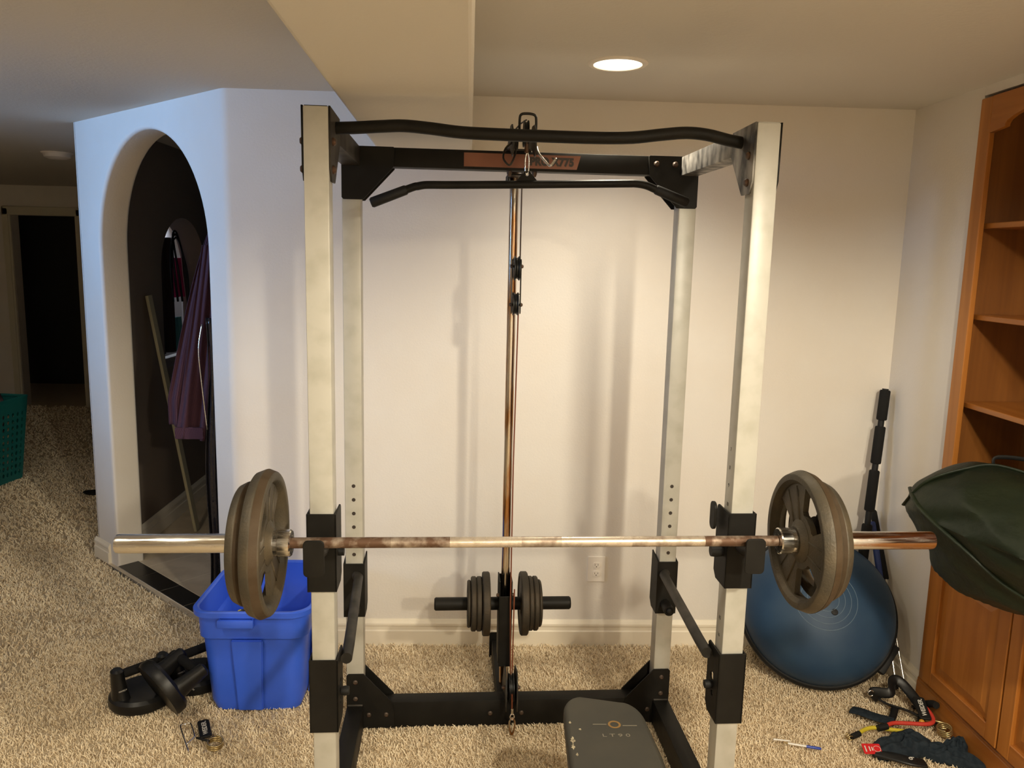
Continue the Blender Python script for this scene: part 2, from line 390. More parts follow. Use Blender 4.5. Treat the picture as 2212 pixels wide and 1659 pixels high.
struct(obj('wall_corner', bm, M_wall, smooth='auto'))
# angled wall with the arched doorway
sA, sB, zs, top = 0.165, 1.285, 1.77, 2.335
cxs = (sA + sB) / 2; ra = (sB - sA) / 2
arch = [(sB, GZ - 0.05)] + [(cxs + ra * math.cos(a), zs + (top - zs) * math.sin(a)) for a in [PI * k / 40 for k in range(41)]] + [(sA, GZ - 0.05)]
outl = [(ps0 - 0.020, GZ - 0.05)] + list(reversed(arch)) + [(LW, GZ - 0.05), (LW, 2.6), (ps0 - 0.020, 2.6)]
WT = 0.15
m4 = Matrix.Identity(4)
for i in range(3):
    m4[i][0] = (T2.x, T2.y, 0)[i]; m4[i][1] = (0, 0, 1)[i]; m4[i][2] = (-N2.x, -N2.y, 0)[i]; m4[i][3] = (A2.x, A2.y, 0)[i]
me = shape([outl], WT, 0.018, None, 4, center=False); me.transform(m4)
o = obj('wall_angled', me, M_wall, smooth='auto'); struct(o)
# hall wall carrying on from the angled wall's far end, with a second arched opening
m5 = basis((-2.02, 0, 0), (0, 1, 0), (0, 0, 1))   # local x -> world y, thickness -> world +x side
n0, n1, ztop, zsp, zsill = 5.17, 5.98, 1.99, 1.64, 0.0
op = [(n1, zsp)] + [((n0 + n1) / 2 + (n1 - n0) / 2 * math.cos(PI * k / 24), zsp + (ztop - zsp) * math.sin(PI * k / 24)) for k in range(25)] + [(n0, zsp)]
hole = [(n0, 1.02)] + list(reversed(op)) + [(n1, 1.02)]
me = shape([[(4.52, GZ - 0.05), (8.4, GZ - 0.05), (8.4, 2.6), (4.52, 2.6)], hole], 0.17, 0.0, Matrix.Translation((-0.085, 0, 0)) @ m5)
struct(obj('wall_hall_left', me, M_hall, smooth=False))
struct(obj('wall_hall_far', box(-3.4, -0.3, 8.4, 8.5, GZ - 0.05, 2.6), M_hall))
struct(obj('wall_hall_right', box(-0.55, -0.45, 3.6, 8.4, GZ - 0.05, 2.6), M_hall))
struct(obj('wall_closet', box(-2.44, -2.42, 5.12, 6.60, GZ - 0.05, 2.45), M_wall))
struct(obj('wall_closet_near', box(-2.42, -2.19, 5.10, 5.12, GZ - 0.05, 2.45), M_wall))
struct(obj('wall_closet_end', box(-2.42, -2.19, 6.58, 6.60, GZ - 0.05, 2.45), M_wall))
# far wall with doorway
YF = 9.1
dx0, dx1, dz = -5.15, -4.46, 2.12
me = shape([[(-7.0, GZ - 0.05), (dx0, GZ - 0.05), (dx0, dz), (dx1, dz), (dx1, GZ - 0.05), (-3.2, GZ - 0.05), (-3.2, 2.6), (-7.0, 2.6)]], 0.14, 0, basis((0, YF + 0.07, 0), (1, 0, 0), (0, 0, 1)))
struct(obj('wall_far', me, M_wall))
bm = bmesh.new()
for (x0, x1, z0, z1) in ((dx0 - 0.09, dx0, GZ, dz + 0.09), (dx1, dx1 + 0.09, GZ, dz + 0.09), (dx0 - 0.09, dx1 + 0.09, dz, dz + 0.09)):
    bm_box(bm, x0, x1, YF - 0.022, YF, z0, z1, 0.006); bm_box(bm, x0 + 0.02, x1 - 0.02, YF - 0.032, YF - 0.02, z0, z1 - (0.02 if z0 < 0 else 0), 0.004)
struct(obj('door_1', bm, M_jamb))
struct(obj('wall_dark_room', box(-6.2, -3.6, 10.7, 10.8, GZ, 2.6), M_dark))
struct(obj('wall_left_far', box(-7.1, -7.0, 4.0, 10.8, GZ - 0.05, 2.6), M_wall))
struct(obj('wall_left_step', box(-7.1, -5.0, 3.9, 4.0, GZ - 0.05, 2.6), M_wall))
me = shape([[(-3.1, GZ), (3.95, GZ), (3.95, 2.6), (-3.1, 2.6)], [(0.6, 1.6), (2.3, 1.6), (2.3, 2.25), (0.6, 2.25)]], 0.12, 0, basis((-5.06, 0, 0), (0, 1, 0), (0, 0, 1)))
struct(obj('wall_left', me, M_wall))
struct(obj('wall_right', box(XR, XR + 0.12, 3.001, D + 0.1, GZ - 0.05, 2.6), M_wall))
struct(obj('wall_right_near', box(XR, XR + 0.12, -3.0, 1.02, GZ - 0.05, 2.6), M_wall))
# header strip over the bookcase
struct(obj('wall_right_header', box(XR, XR + 0.12, 1.0, 3.0, 2.405, 2.6), M_wall))
struct(obj('wall_near', box(-5.1, 2.6, -3.12, -3.0, GZ - 0.05, 2.6), M_wall))
# window in the left wall, behind the camera's left shoulder, that lets the daylight in
bm = bmesh.new()
for (ya, yb, z0, z1) in ((0.55, 0.64, 1.55, 2.3), (2.26, 2.35, 1.55, 2.3), (0.55, 2.35, 1.55, 1.64), (0.55, 2.35, 2.21, 2.3), (1.43, 1.47, 1.6, 2.25)):
    bm_box(bm, -5.09, -4.98, ya, yb, z0, z1, 0.004)
struct(obj('window_1', bm, M_trim))
# ceiling and the dropped soffit
struct(obj('ceiling', box(-7.1, 2.7, -3.1, 10.8, HC, HC + 0.12), M_ceil))
def sof(y): return (-0.331 - 0.0268 * y, 0.0032 - 0.0133 * y)
l0, r0 = sof(-3.0); l1, r1 = sof(D)
bm = bmesh.new(); zb = 2.184
b_ = [bm.verts.new(p) for p in ((l0, -3.0, zb), (r0, -3.0, zb), (r1, D, zb), (l1, D, zb))]; t_ = [bm.verts.new((v.co.x, v.co.y, HC)) for v in b_]
bm.faces.new(b_); bm.faces.new(list(reversed(t_)))
for k in range(4): bm.faces.new((b_[k], b_[(k + 1) % 4], t_[(k + 1) % 4], t_[k]))
es = [e for e in bm.edges if (abs(e.verts[0].co.z - zb) < 1e-6 and abs(e.verts[1].co.z - zb) < 1e-6 and abs(e.verts[0].co.y - e.verts[1].co.y) > 1)]
bmesh.ops.bevel(bm, geom=es, offset=0.012, segments=3, affect='EDGES', profile=0.5); bmesh.ops.recalc_face_normals(bm, faces=bm.faces)
struct(obj('ceiling_soffit', bm, M_ceil))

# baseboards -------------------------------------------------------------------
def baseboard(name, p, q, nrm, h=0.112):
    """p,q ends on the wall line, nrm toward the room"""
    prof = [(0, GZ), (0.017, GZ), (0.017, h * 0.52), (0.012, h * 0.56), (0.012, h * 0.70), (0.015, h * 0.76), (0.0145, h * 0.84), (0.008, h * 0.93), (0.004, h), (0, h)]
    bm = bmesh.new(); R = []
    for (x, y) in (p, q):
        R.append([bm.verts.new((x + nrm[0] * d, y + nrm[1] * d, z)) for d, z in prof])
    n = len(prof)
    for k in range(n): bm.faces.new((R[0][k], R[0][(k + 1) % n], R[1][(k + 1) % n], R[1][k]))
    bm.faces.new(R[0]); bm.faces.new(list(reversed(R[1]))); bmesh.ops.recalc_face_normals(bm, faces=bm.faces)
    return struct(obj(name, bm, M_trim))
baseboard('baseboard_back', (XC + 0.03, D), (XR, D), (0, -1))
baseboard('baseboard_right', (XR, D), (XR, 3.0), (-1, 0))
pa = A2 + T2 * (sB + 0.085); pb = A2 + T2 * (LW + 0.012)
baseboard('baseboard_angled', (pa.x, pa.y), (pb.x, pb.y), (N2.x, N2.y))
baseboard('baseboard_end', (-2.205, 4.53), (-2.205, 8.9), (-1, 0))
baseboard('baseboard_hall', (-2.02, 4.66), (-2.02, 8.4), (1, 0), 0.13)
baseboard('baseboard_far', (-7, YF), (dx0 - 0.09, YF), (0, -1))

# wall scuffs, outlet ------------------------------------------------------------
o = thing('wall_outlet', 'white duplex electrical outlet low on the back wall right of the weight post', 'outlet', (0.558, D, 0.361))
mo = basis((0, 0, 0), (1, 0, 0), (0, 0, 1))
obj('cover_plate', shape([rrect(-0.041, 0.041, -0.061, 0.061, 0.004)], 0.006, 0.0015, Matrix.Translation((0, -0.003, 0)) @ mo), M_whiteplastic, o)
for s in (-1, 1):
    cz = s * 0.0205
    soc = obj('socket', shape([rrect(-0.0165, 0.0165, cz - 0.0135, cz + 0.0135, 0.010)], 0.003, 0.0004, Matrix.Translation((0, -0.0075, 0)) @ mo), M_whiteplastic, o)
    sl = join_bm(shape([rrect(-0.008, -0.0062, cz - 0.002, cz + 0.006, 0.0005)], 0.0006, 0, Matrix.Translation((0, -0.0094, 0)) @ mo),
                 shape([rrect(0.0062, 0.008, cz - 0.001, cz + 0.006, 0.0005)], 0.0006, 0, Matrix.Translation((0, -0.0094, 0)) @ mo),
                 shape([circle(0, cz - 0.007, 0.0025, 12)], 0.0006, 0, Matrix.Translation((0, -0.0094, 0)) @ mo))
    obj('slot', sl, M_ink, soc)
obj('screw', lathe([(0.0, -0.0078), (0.003, -0.0075), (0.003, -0.006)], 12, 'Y'), M_whiteplastic, o)

# ceiling lamps ------------------------------------------------------------------
M_lens = mat('glowing_lens', (1, 0.95, 0.85), 0.5, emit=(1.0, 0.86, 0.62), estr=4.0)
M_lens2 = mat('dim_lens', (0.75, 0.76, 0.85), 0.5)
def downlight(x, y, watts, ang, blend, label):
    t = thing('recessed_ceiling_light', label, 'ceiling light', (x, y, HC))
    obj('trim_ring', lathe([(0.082, -0.001), (0.084, -0.006), (0.098, -0.006), (0.104, -0.001), (0.104, 0.0), (0.082, 0.0)], 48, 'Z', closed=True), M_whiteplastic, t, smooth='auto')
    obj('lens', lathe([(0.0, -0.0095), (0.04, -0.009), (0.07, -0.0065), (0.083, -0.002), (0.083, 0.004)], 48, 'Z'), M_lens, t, smooth=True)
    ld = bpy.data.lights.new('downlight', 'SPOT'); ld.energy = watts * 10; ld.color = LAMP_COL; ld.spot_size = math.radians(ang * 2); ld.spot_blend = blend
    ld.shadow_soft_size = 0.06
    lo = bpy.data.objects.new('downlight_lamp', ld); link(lo, t); lo.location = (0, 0, -0.075)
    return t
LBL = ['round lit recessed ceiling light above the rack near the back wall', 'recessed ceiling light behind the camera, right of the soffit',
       'recessed ceiling light behind the camera near the right wall', 'recessed ceiling light left of the soffit', 'recessed ceiling light farthest behind the camera']
for (x, y, wt, an, sb), lb in zip(LAMPS, LBL): downlight(x, y, wt, an, sb, lb)
ld = bpy.data.lights.new('daylight', 'AREA'); ld.shape = 'RECTANGLE'; ld.spread = math.radians(58); ld.size = 1.2; ld.size_y = 0.5; ld.energy = DAY_POWER * 10; ld.color = DAY_COL
lo = bpy.data.objects.new('daylight_lamp', ld); link(lo); lo.location = (-4.96, 1.45, 1.925); lo.rotation_euler = (Vector((-1.6, 4.0, 1.95)) - lo.location).to_track_quat('-Z', 'Z').to_euler()
# small fixture in the left room
t = thing('smoke_detector', 'small white round smoke detector on the ceiling of the dim left room', 'smoke detector', (-3.02, 5.96, HC))
obj('body', lathe([(0.0, -0.045), (0.055, -0.045), (0.085, -0.032), (0.092, -0.008), (0.092, 0)], 40, 'Z'), M_whiteplastic, t, smooth='auto')
obj('base', lathe([(0.0, -0.009), (0.10, -0.009), (0.105, 0), (0, 0)], 40, 'Z'), M_whiteplastic, t, smooth='auto')

# ================================================================== BOOKCASE
bc = thing('built_in_bookcase', 'tall honey-brown wooden built-in bookcase with open shelves above panelled doors', 'bookcase', (XR, 2.0, 0))
y0, y1 = 1.04 - 2.0, 3.0 - 2.0      # local y
fx = -0.012; dep = 0.30; CT = 0.74
def wbox(x0, x1, a, b, z0, z1, bev=0.002): return box(x0, x1, a, b, z0, z1, bev, 1)
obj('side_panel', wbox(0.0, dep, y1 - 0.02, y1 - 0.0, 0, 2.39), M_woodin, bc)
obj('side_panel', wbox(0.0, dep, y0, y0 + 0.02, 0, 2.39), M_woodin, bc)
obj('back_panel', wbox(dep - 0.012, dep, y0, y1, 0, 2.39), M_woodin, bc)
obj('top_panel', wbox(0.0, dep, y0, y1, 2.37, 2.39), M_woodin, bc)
obj('face_stile', wbox(fx, 0.01, y1 - 0.068, y1, GZ, 2.392, 0.003), M_woodv, bc)
obj('face_stile', wbox(fx, 0.01, y0, y0 + 0.068, GZ, 2.392, 0.003), M_woodv, bc)
yl, yh = y0 + 0.068, y1 - 0.068
# arched valance: flat shoulders then a shallow arc
cm = (yl + yh) / 2; sh = 0.085; half = (yh - yl) / 2 - sh
arc = [(yh, 2.262), (yh - sh, 2.272)] + [(cm + half * math.cos(PI * k / 20), 2.28 + 0.075 * math.sin(PI * k / 20)) for k in range(0, 21)] + [(yl + sh, 2.272), (yl, 2.262)]
obj('valance', shape([[(yl, 2.392), (yh, 2.392)] + arc], 0.02, 0.001, Matrix.Translation((fx + 0.01, 0, 0)) @ basis((0, 0, 0), (0, 1, 0), (0, 0, 1))), M_woodh, bc)
for z in (1.94, 1.60, 1.262):
    obj('shelf', wbox(0.022, dep - 0.012, yl - 0.045, yh + 0.045, z - 0.02, z, 0.002), M_woodh, bc)
obj('countertop', wbox(-0.004, dep - 0.012, y0 + 0.02, y1 - 0.02, CT - 0.03, CT, 0.003), M_woodh, bc)
obj('face_rail', wbox(fx, 0.008, yl, yh, CT - 0.075, CT + 0.002, 0.002), M_woodh, bc)
obj('face_rail', wbox(fx, 0.008, yl, yh, 0.0, 0.105, 0.002), M_woodh, bc)
obj('plinth', join_bm(wbox(fx - 0.006, fx + 0.004, y0, y1, GZ, 0.085, 0.003), wbox(fx - 0.004, fx + 0.004, y0, y1, 0.084, 0.096, 0.003)), M_woodh, bc)
nd = 4; dw = (yh - yl) / nd
def door(ya, yb, z0, z1):
    st = 0.062; x0, x1 = fx - 0.018, fx - 0.0005
    d = bpy.data.objects.new('door', None); link(d, bc)
    for (p, q) in ((ya, ya + st), (yb - st, yb)): obj('door_stile', wbox(x0, x1, p, q, z0, z1, 0.003), M_woodv, d)
    for (p, q) in ((z0, z0 + st), (z1 - st, z1)): obj('door_rail', wbox(x0 + 0.0003, x1, ya + st - 0.002, yb - st + 0.002, p, q, 0.003), M_woodh, d)
    # raised panel: sloped field
    bm = bmesh.new(); a, b, c, e = ya + st, yb - st, z0 + st, z1 - st
    lo = [bm.verts.new((x1 - 0.004, y, z)) for y, z in ((a, c), (b, c), (b, e), (a, e))]
    i = 0.006; mid = [bm.verts.new((x1 - 0.004, y, z)) for y, z in ((a + i, c + i), (b - i, c + i), (b - i, e - i), (a + i, e - i))]
    i = 0.045; hi = [bm.verts.new((x0 + 0.004, y, z)) for y, z in ((a + i, c + i), (b - i, c + i), (b - i, e - i), (a + i, e - i))]
    for L1, L2 in ((lo, mid), (mid, hi)):
        for k in range(4): bm.faces.new((L1[k], L1[(k + 1) % 4], L2[(k + 1) % 4], L2[k]))
    bm.faces.new(hi); bmesh.ops.recalc_face_normals(bm, faces=bm.faces)
    obj('door_panel', bm, M_woodv, d)
    return d
for k in range(nd):
    door(yh - (k + 1) * dw + 0.004, yh - k * dw - 0.004 + (0.02 if k == 0 else 0), 0.112, CT - 0.062)

# ================================================================== POWER RACK (frame of its own: a across, b away from camera)
RO = (0.1655, 2.1126, 0.0); RT = math.radians(2.006)
rk = thing('power_rack', 'white four-post power rack with black top bars, cable tower and base beams', 'power rack', RO, RT)
HW = 1.2348 / 2; PW = 0.0635; RD = 0.705; RH = 2.137
def post(a0, b0, z0, z1, holes, name):
    p = obj(name, box(a0, a0 + PW, b0, b0 + PW, z0, z1, 0.004, 2), M_white, rk, smooth='auto')
    return p
def hole_discs(parent, cx, face, zs, r=0.0068, axis='b'):
    for z in zs:
        if axis == 'b': me = lathe([(0.0, face - 0.0006), (r, face - 0.0006), (r, face + 0.001)], 16, 'Y')
        me2 = me
        o = obj('adjustment_hole', me2, M_ink, parent); o.location = (cx, 0, z)
for s in (-1, 1):
    a0 = -HW if s < 0 else HW - PW
    pf = post(a0, 0.0, 0.0, RH, None, 'front_post')
    obj('end_cap', box(a0 + 0.003, a0 + PW - 0.003, 0.003, PW - 0.003, RH - 0.001, RH + 0.0015, 0.001), M_blackside if s < 0 else M_white, pf)
    pr = post(a0, RD, 0.0, RH - 0.004, None, 'rear_post')
    cx = a0 + PW / 2
    hole_discs(pr, cx - s * 0.0 , RD, [0.945 - 0.0515 * k for k in range(4)] + [0.686])
    # depth scale figures printed on the inner side of the front posts
    if s > 0:
        for k, z in enumerate((0.73 + 0.36, 0.73 + 0.415, 1.197, 1.25, 0.745, 0.693, 0.641)):
            n = ('10', '9', '8', '7', '15', '16', '17')[k]
            t = text_mesh(n, 0.016, 0.0003, basis((a0 - 0.0004, PW * 0.55, z), (0, -1, 0), (0, 0, 1)))
            obj('scale_number', t, M_ink, pf)
def bolt(parent, p, axis, r=0.008, h=0.007, m=None):
    bm = lathe([(0.0, h), (r * 0.6, h), (r, h * 0.45), (r, 0)], 12, 'Z')
    rot = {'-Y': (PI / 2, 0, 0), 'Y': (-PI / 2, 0, 0), 'X': (0, PI / 2, 0), '-X': (0, -PI / 2, 0), 'Z': (0, 0, 0), '-Z': (PI, 0, 0)}[axis]
    return obj('bolt', bm, m or M_bolt, parent, smooth='auto', loc=p, rot=rot)
pt = 0.005     # plate thickness
# top rear beam + sandwich gussets in the a-z plane
beam = obj('top_rear_beam', box(-HW + PW - 0.01, HW - PW + 0.01, RD + 0.001, RD + PW, 2.069, 2.133, 0.003), M_black, rk, smooth='auto')
GT, GB = 2.134, 1.957
for s in (-1, 1):
    for bface, nm in ((RD - pt / 2, 'gusset_plate'), (RD + PW + pt / 2, 'gusset_plate')):
        lp = [(s * HW, GT), (s * HW, GB + 0.006), (s * (HW - 0.006), GB), (s * (HW - 0.072), GB), (s * 0.443, 2.066), (s * 0.438, GT - 0.004), (s * 0.442, GT)]
        g = obj(nm, shape([lp], pt, 0.0008, basis((0, bface, 0), (1, 0, 0), (0, 0, 1))), M_black, rk)
        if bface < RD:
            for (aa, zz) in ((0.466, 2.106), (0.532, 2.106)) if s > 0 else ():
                bolt(g, (s * aa, RD - pt, zz), '-Y', 0.010, 0.010)
            if s > 0:
                for (aa, zz) in ((0.466, 2.106), (0.532, 2.106)): pass
# side gussets front (b-z plane) and side beams
for s in (-1, 1):
    ain, aout = s * (HW - PW), s * HW
    sb = obj('side_top_beam', box(min(ain, aout) + 0.001, max(ain, aout) - 0.001, PW - 0.005, RD + 0.004, 2.069, 2.133, 0.003), M_blackworn if s > 0 else M_blackside, rk, smooth='auto')
    for ac, mm in ((ain - s * pt / 2, M_blackworn if s > 0 else M_blackside), (aout + s * pt / 2, M_black)):
        lp = [(0.002, GT + 0.004), (0.175, GT), (0.178, 2.066), (0.078, GB - 0.003), (0.020, GB - 0.003), (0.004, GB + 0.03)]
        g = obj('gusset_plate', shape([lp], pt, 0.0008, basis((ac, 0, 0), (0, 1, 0), (0, 0, 1))), mm, rk)
        ax = 'X' if ac > (ain + aout) / 2 else '-X'
        off = pt / 2
        for zz in (2.055, 1.985):
            bolt(g, (ac + (off if ax == 'X' else -off), 0.036, zz), ax, 0.011, 0.009)
# label on the rear top beam
st = obj('label_sticker', shape([[(-0.203, 2.078), (0.187, 2.078), (0.200, 2.124), (-0.203, 2.124)]], 0.0006, 0, basis((0, RD - 0.0002, 0), (1, 0, 0), (0, 0, 1))), M_sticker, beam)
st['label'] = 'copper-coloured label reading PRO X775'
obj('printed_text', text_mesh('PRO X775', 0.036, 0.0005, basis((0.100, RD - 0.0007, 2.1005), (1, 0, 0), (0, 0, 1)), bold=0.0024, sx=0.90, spacing=1.08), M_ink, st)
# pull-up bar with a shallow wave
pts = [(-HW + PW - 0.006, 0.10, 2.098), (-0.50, 0.098, 2.101), (-0.43, 0.093, 2.106), (-0.37, 0.09, 2.109), (-0.30, 0.085, 2.104), (-0.22, 0.08, 2.096), (-0.12, 0.08, 2.094), (0.0, 0.08, 2.0935),
       (0.14, 0.08, 2.094), (0.24, 0.08, 2.098), (0.32, 0.085, 2.109), (0.39, 0.09, 2.117), (0.45, 0.093, 2.114), (0.51, 0.098, 2.103), (HW - PW + 0.006, 0.10, 2.096)]
obj('pull_up_bar', tube(catmull(pts, 5), 0.0165, 20), M_black, rk, smooth='auto')
# base beams
bb = obj('rear_base_beam', box(-HW + PW - 0.01, HW - PW + 0.01, RD + 0.001, RD + PW, -0.006, 0.098, 0.003), M_black, rk, smooth='auto')
for s in (-1, 1):
    for bface in (RD - pt / 2, RD + PW + pt / 2):
        lp = [(s * HW, -0.004), (s * HW, 0.210), (s * (HW - 0.007), 0.217), (s * (HW - PW), 0.217), (s * 0.447, 0.100), (s * 0.440, 0.06), (s * 0.44, -0.004)]
        g = obj('gusset_plate', shape([lp], pt, 0.0008, basis((0, bface, 0), (1, 0, 0), (0, 0, 1))), M_black, rk)
        if bface < RD:
            for (aa, zz) in ((HW - 0.033, 0.185), (HW - 0.033, 0.118), (0.535, 0.052), (0.470, 0.052)): bolt(g, (s * aa, RD - pt, zz), '-Y', 0.009, 0.006)
    ain, aout = s * (HW - PW), s * HW
    obj('side_base_beam', box(min(ain, aout) + 0.001, max(ain, aout) - 0.001, PW - 0.003, RD - pt - 0.001, -0.006, 0.090, 0.003), M_black, rk, smooth='auto')
    obj('weld_bead', tube([(min(ain, aout) + 0.004, RD - pt - 0.002, 0.092), (max(ain, aout) - 0.004, RD - pt - 0.002, 0.092)], 0.004, 8), M_blackside, rk)
for aa in (-0.075, 0.045): bolt(bb, (aa, RD + 0.001, 0.045), '-Y', 0.009, 0.006)
# tower foot, guide rod and carriage
TA, TB = -0.016, 0.872
obj('tower_foot_beam', box(TA - 0.028, TA + 0.028, RD + PW, 1.24, -0.006, 0.075, 0.003), M_black, rk, smooth='auto')
obj('foot_end_plate', shape([rrect(-0.034, 0.034, -0.02, 0.10, 0.008)], 0.006, 0.001, basis((TA - 0.004, 1.243, 0.008), (1, 0, 0), (0, 0, 1))), M_black, rk)
obj('guide_rod', tube([(TA, TB, 0.07), (TA, TB, 2.135)], 0.0165, 24), M_rod, rk, smooth='auto')
obj('rod_bracket', join_bm(box(TA - 0.03, TA + 0.03, RD + PW, TB + 0.03, 2.06, 2.066, 0.001), box(TA - 0.03, TA - 0.024, RD + PW + 0.004, TB + 0.03, 2.03, 2.066, 0.001)), M_black, rk)
for aa in (-0.057, 0.030): bolt(beam, (aa + 0.012, RD + 0.02, 2.069), '-Z', 0.009, 0.018)
ca = thing('weight_carriage', 'x', 'x'); ca.parent = rk
del ca['label']; del ca['category']
CB = TB - 0.052
cm_ = join_bm(box(TA - 0.028, TA - 0.023, CB - 0.02, TB + 0.028, 0.20, 0.535, 0.001), box(TA + 0.019, TA + 0.024, CB - 0.02, TB + 0.028, 0.24, 0.535, 0.001),
              box(TA - 0.026, TA + 0.022, CB - 0.022, CB - 0.016, 0.185, 0.475, 0.001), box(TA - 0.026, TA + 0.022, TB + 0.022, TB + 0.027, 0.24, 0.53, 0.001))
obj('sleeve_frame', cm_, M_black, ca)
HZ = 0.415
obj('loading_bar', join_bm(lathe([(0.0, -0.279), (0.021, -0.279), (0.0255, -0.274), (0.0255, 0.0), (0.0, 0.0)], 32, 'X', Matrix.Translation((TA + 0.0, TB, HZ))),
                           lathe([(0.0, 0.0), (0.0255, 0.0), (0.0255, 0.258), (0.021, 0.263), (0.0, 0.263)], 32, 'X', Matrix.Translation((TA, TB, HZ)))), M_black, ca, smooth='auto')
for s in (-1, 1): bolt(ca, (TA - 0.028 if s < 0 else TA + 0.024, CB - 0.005, 0.475), '-X' if s < 0 else 'X', 0.008, 0.010)
# low pulley bracket
lb = obj('low_pulley_bracket', join_bm(shape([[(0.66, 0.075), (0.655, 0.12), (0.675, 0.19), (0.70, 0.215), (0.78, 0.20), (0.86, 0.09), (0.86, 0.075)]], 0.005, 0.0005, basis((TA - 0.014 + 0.012, 0, 0), (0, 1, 0), (0, 0, 1))),
                                       shape([[(0.66, 0.075), (0.655, 0.12), (0.675, 0.19), (0.70, 0.215), (0.78, 0.20), (0.86, 0.09), (0.86, 0.075)]], 0.005, 0.0005, basis((TA + 0.028 + 0.012, 0, 0), (0, 1, 0), (0, 0, 1)))), M_blackside, rk)
def pulley(parent, c, r, axis='X', wd=0.018):
    prof = [(0.006, -wd / 2), (r, -wd / 2), (r, -wd / 2 + 0.003), (r * 0.86, -0.002), (r * 0.86, 0.002), (r, wd / 2 - 0.003), (r, wd / 2), (0.006, wd / 2)]
    return obj('pulley_wheel', lathe(prof, 36, axis, closed=True), M_plasticblk, parent, smooth='auto', loc=c)
pulley(lb, (TA + 0.019, 0.705, 0.150), 0.052)
for s in (-1, 1): bolt(lb, (TA + 0.0 - 0.005 if s < 0 else TA + 0.043, 0.705, 0.150), '-X' if s < 0 else 'X', 0.008, 0.012)
# top pulley bracket with cable hook loop and swept wire hangers
tb = obj('top_pulley_bracket', join_bm(
    shape([[(0.46, 2.10), (0.47, 2.16), (0.53, 2.195), (0.60, 2.20), (0.76, 2.14), (0.76, 2.134), (0.62, 2.134), (0.50, 2.09)]], 0.004, 0.0005, basis((-0.052, 0, 0), (0, 1, 0), (0, 0, 1))),
    shape([[(0.46, 2.10), (0.47, 2.16), (0.53, 2.195), (0.60, 2.20), (0.76, 2.14), (0.76, 2.134), (0.62, 2.134), (0.50, 2.09)]], 0.004, 0.0005, basis((0.020, 0, 0), (0, 1, 0), (0, 0, 1))),
    box(-0.06, 0.028, 0.69, 0.77, 2.134, 2.140, 0.001), box(-0.052, 0.020, 0.57, 0.60, 2.150, 2.172, 0.001)), M_blackside, rk)
pulley(tb, (-0.008, 0.525, 2.165), 0.042, wd=0.016)
pulley(tb, (-0.030, 0.66, 2.165), 0.035, wd=0.014)
bolt(tb, (0.022, 0.525, 2.155), 'X', 0.008, 0.010); bolt(tb, (-0.054, 0.525, 2.155), '-X', 0.008, 0.008)
lp = [(-0.026, 0.56, 2.165), (-0.027, 0.555, 2.215), (-0.022, 0.55, 2.229), (-0.006, 0.55, 2.232), (0.012, 0.55, 2.231), (0.023, 0.55, 2.226), (0.027, 0.555, 2.212), (0.027, 0.56, 2.165)]
obj('wire_guard', tube(catmull(lp, 4), 0.0042, 10), M_plasticblk, tb, smooth=True)
# v-shaped wire bar hangers
w1 = [(0.024, 0.50, 2.125), (0.030, 0.48, 2.10), (0.058, 0.45, 2.063), (0.064, 0.44, 2.060), (0.068, 0.44, 2.063), (0.082, 0.45, 2.083)]
obj('bar_hanger', tube(catmull(w1, 4), 0.0035, 10), M_chrome, tb, smooth=True)
w2 = [(-0.052, 0.50, 2.135), (-0.074, 0.50, 2.115), (-0.082, 0.48, 2.083), (-0.068, 0.47, 2.062), (-0.058, 0.47, 2.064), (-0.044, 0.49, 2.095), (-0.040, 0.50, 2.12)]
obj('bar_hanger', tube(catmull(w2, 4), 0.0032, 10), M_blackside, tb, smooth=True)
# cables
c1 = [(-0.008, 0.483, 2.16), (-0.008, 0.483, 2.105)]
obj('cable_end', join_bm(tube(c1, 0.003, 8), lathe([(0.0, 0.015), (0.007, 0.013), (0.0075, -0.012), (0.004, -0.016), (0.0, -0.016)], 16, 'Z', Matrix.Translation((-0.008, 0.483, 2.115)))), M_bolt, tb, smooth='auto')
obj('upper_cable', tube([(0.006, 0.80, 2.14), (0.006, 0.80, 1.755)], 0.0026, 8), M_cabledark, rk, smooth='auto')
obj('upper_cable', tube([(-0.008, 0.525, 2.208), (-0.02, 0.60, 2.208), (-0.03, 0.66, 2.201)], 0.0026, 8), M_cabledark, rk, smooth='auto')
obj('lower_cable', tube([(0.004, 0.80, 1.60), (-0.001, 0.80, 1.0), (-0.001, 0.78, 0.45), (0.004, 0.755, 0.16)], 0.0026, 8), M_cable, rk, smooth='auto')
obj('lower_cable', tube([(0.012, 0.765, 0.52), (0.010, 0.755, 0.16)], 0.0026, 8), M_cable, rk, smooth='auto')
obj('lower_cable', tube([(TA + 0.019, 0.657, 0.150), (TA + 0.020, 0.655, 0.085)], 0.003, 8), M_cable, rk, smooth='auto')
obj('swivel_eye', join_bm(tube([(TA + 0.021, 0.652, 0.095), (TA + 0.021, 0.650, 0.075)], 0.005, 10), tube([(TA + 0.021 + 0.008 * math.cos(a), 0.650, 0.062 + 0.012 * math.sin(a)) for a in [2 * PI * k / 16 for k in range(16)]], 0.0025, 8, closed=True)), M_chrome, rk, smooth='auto')
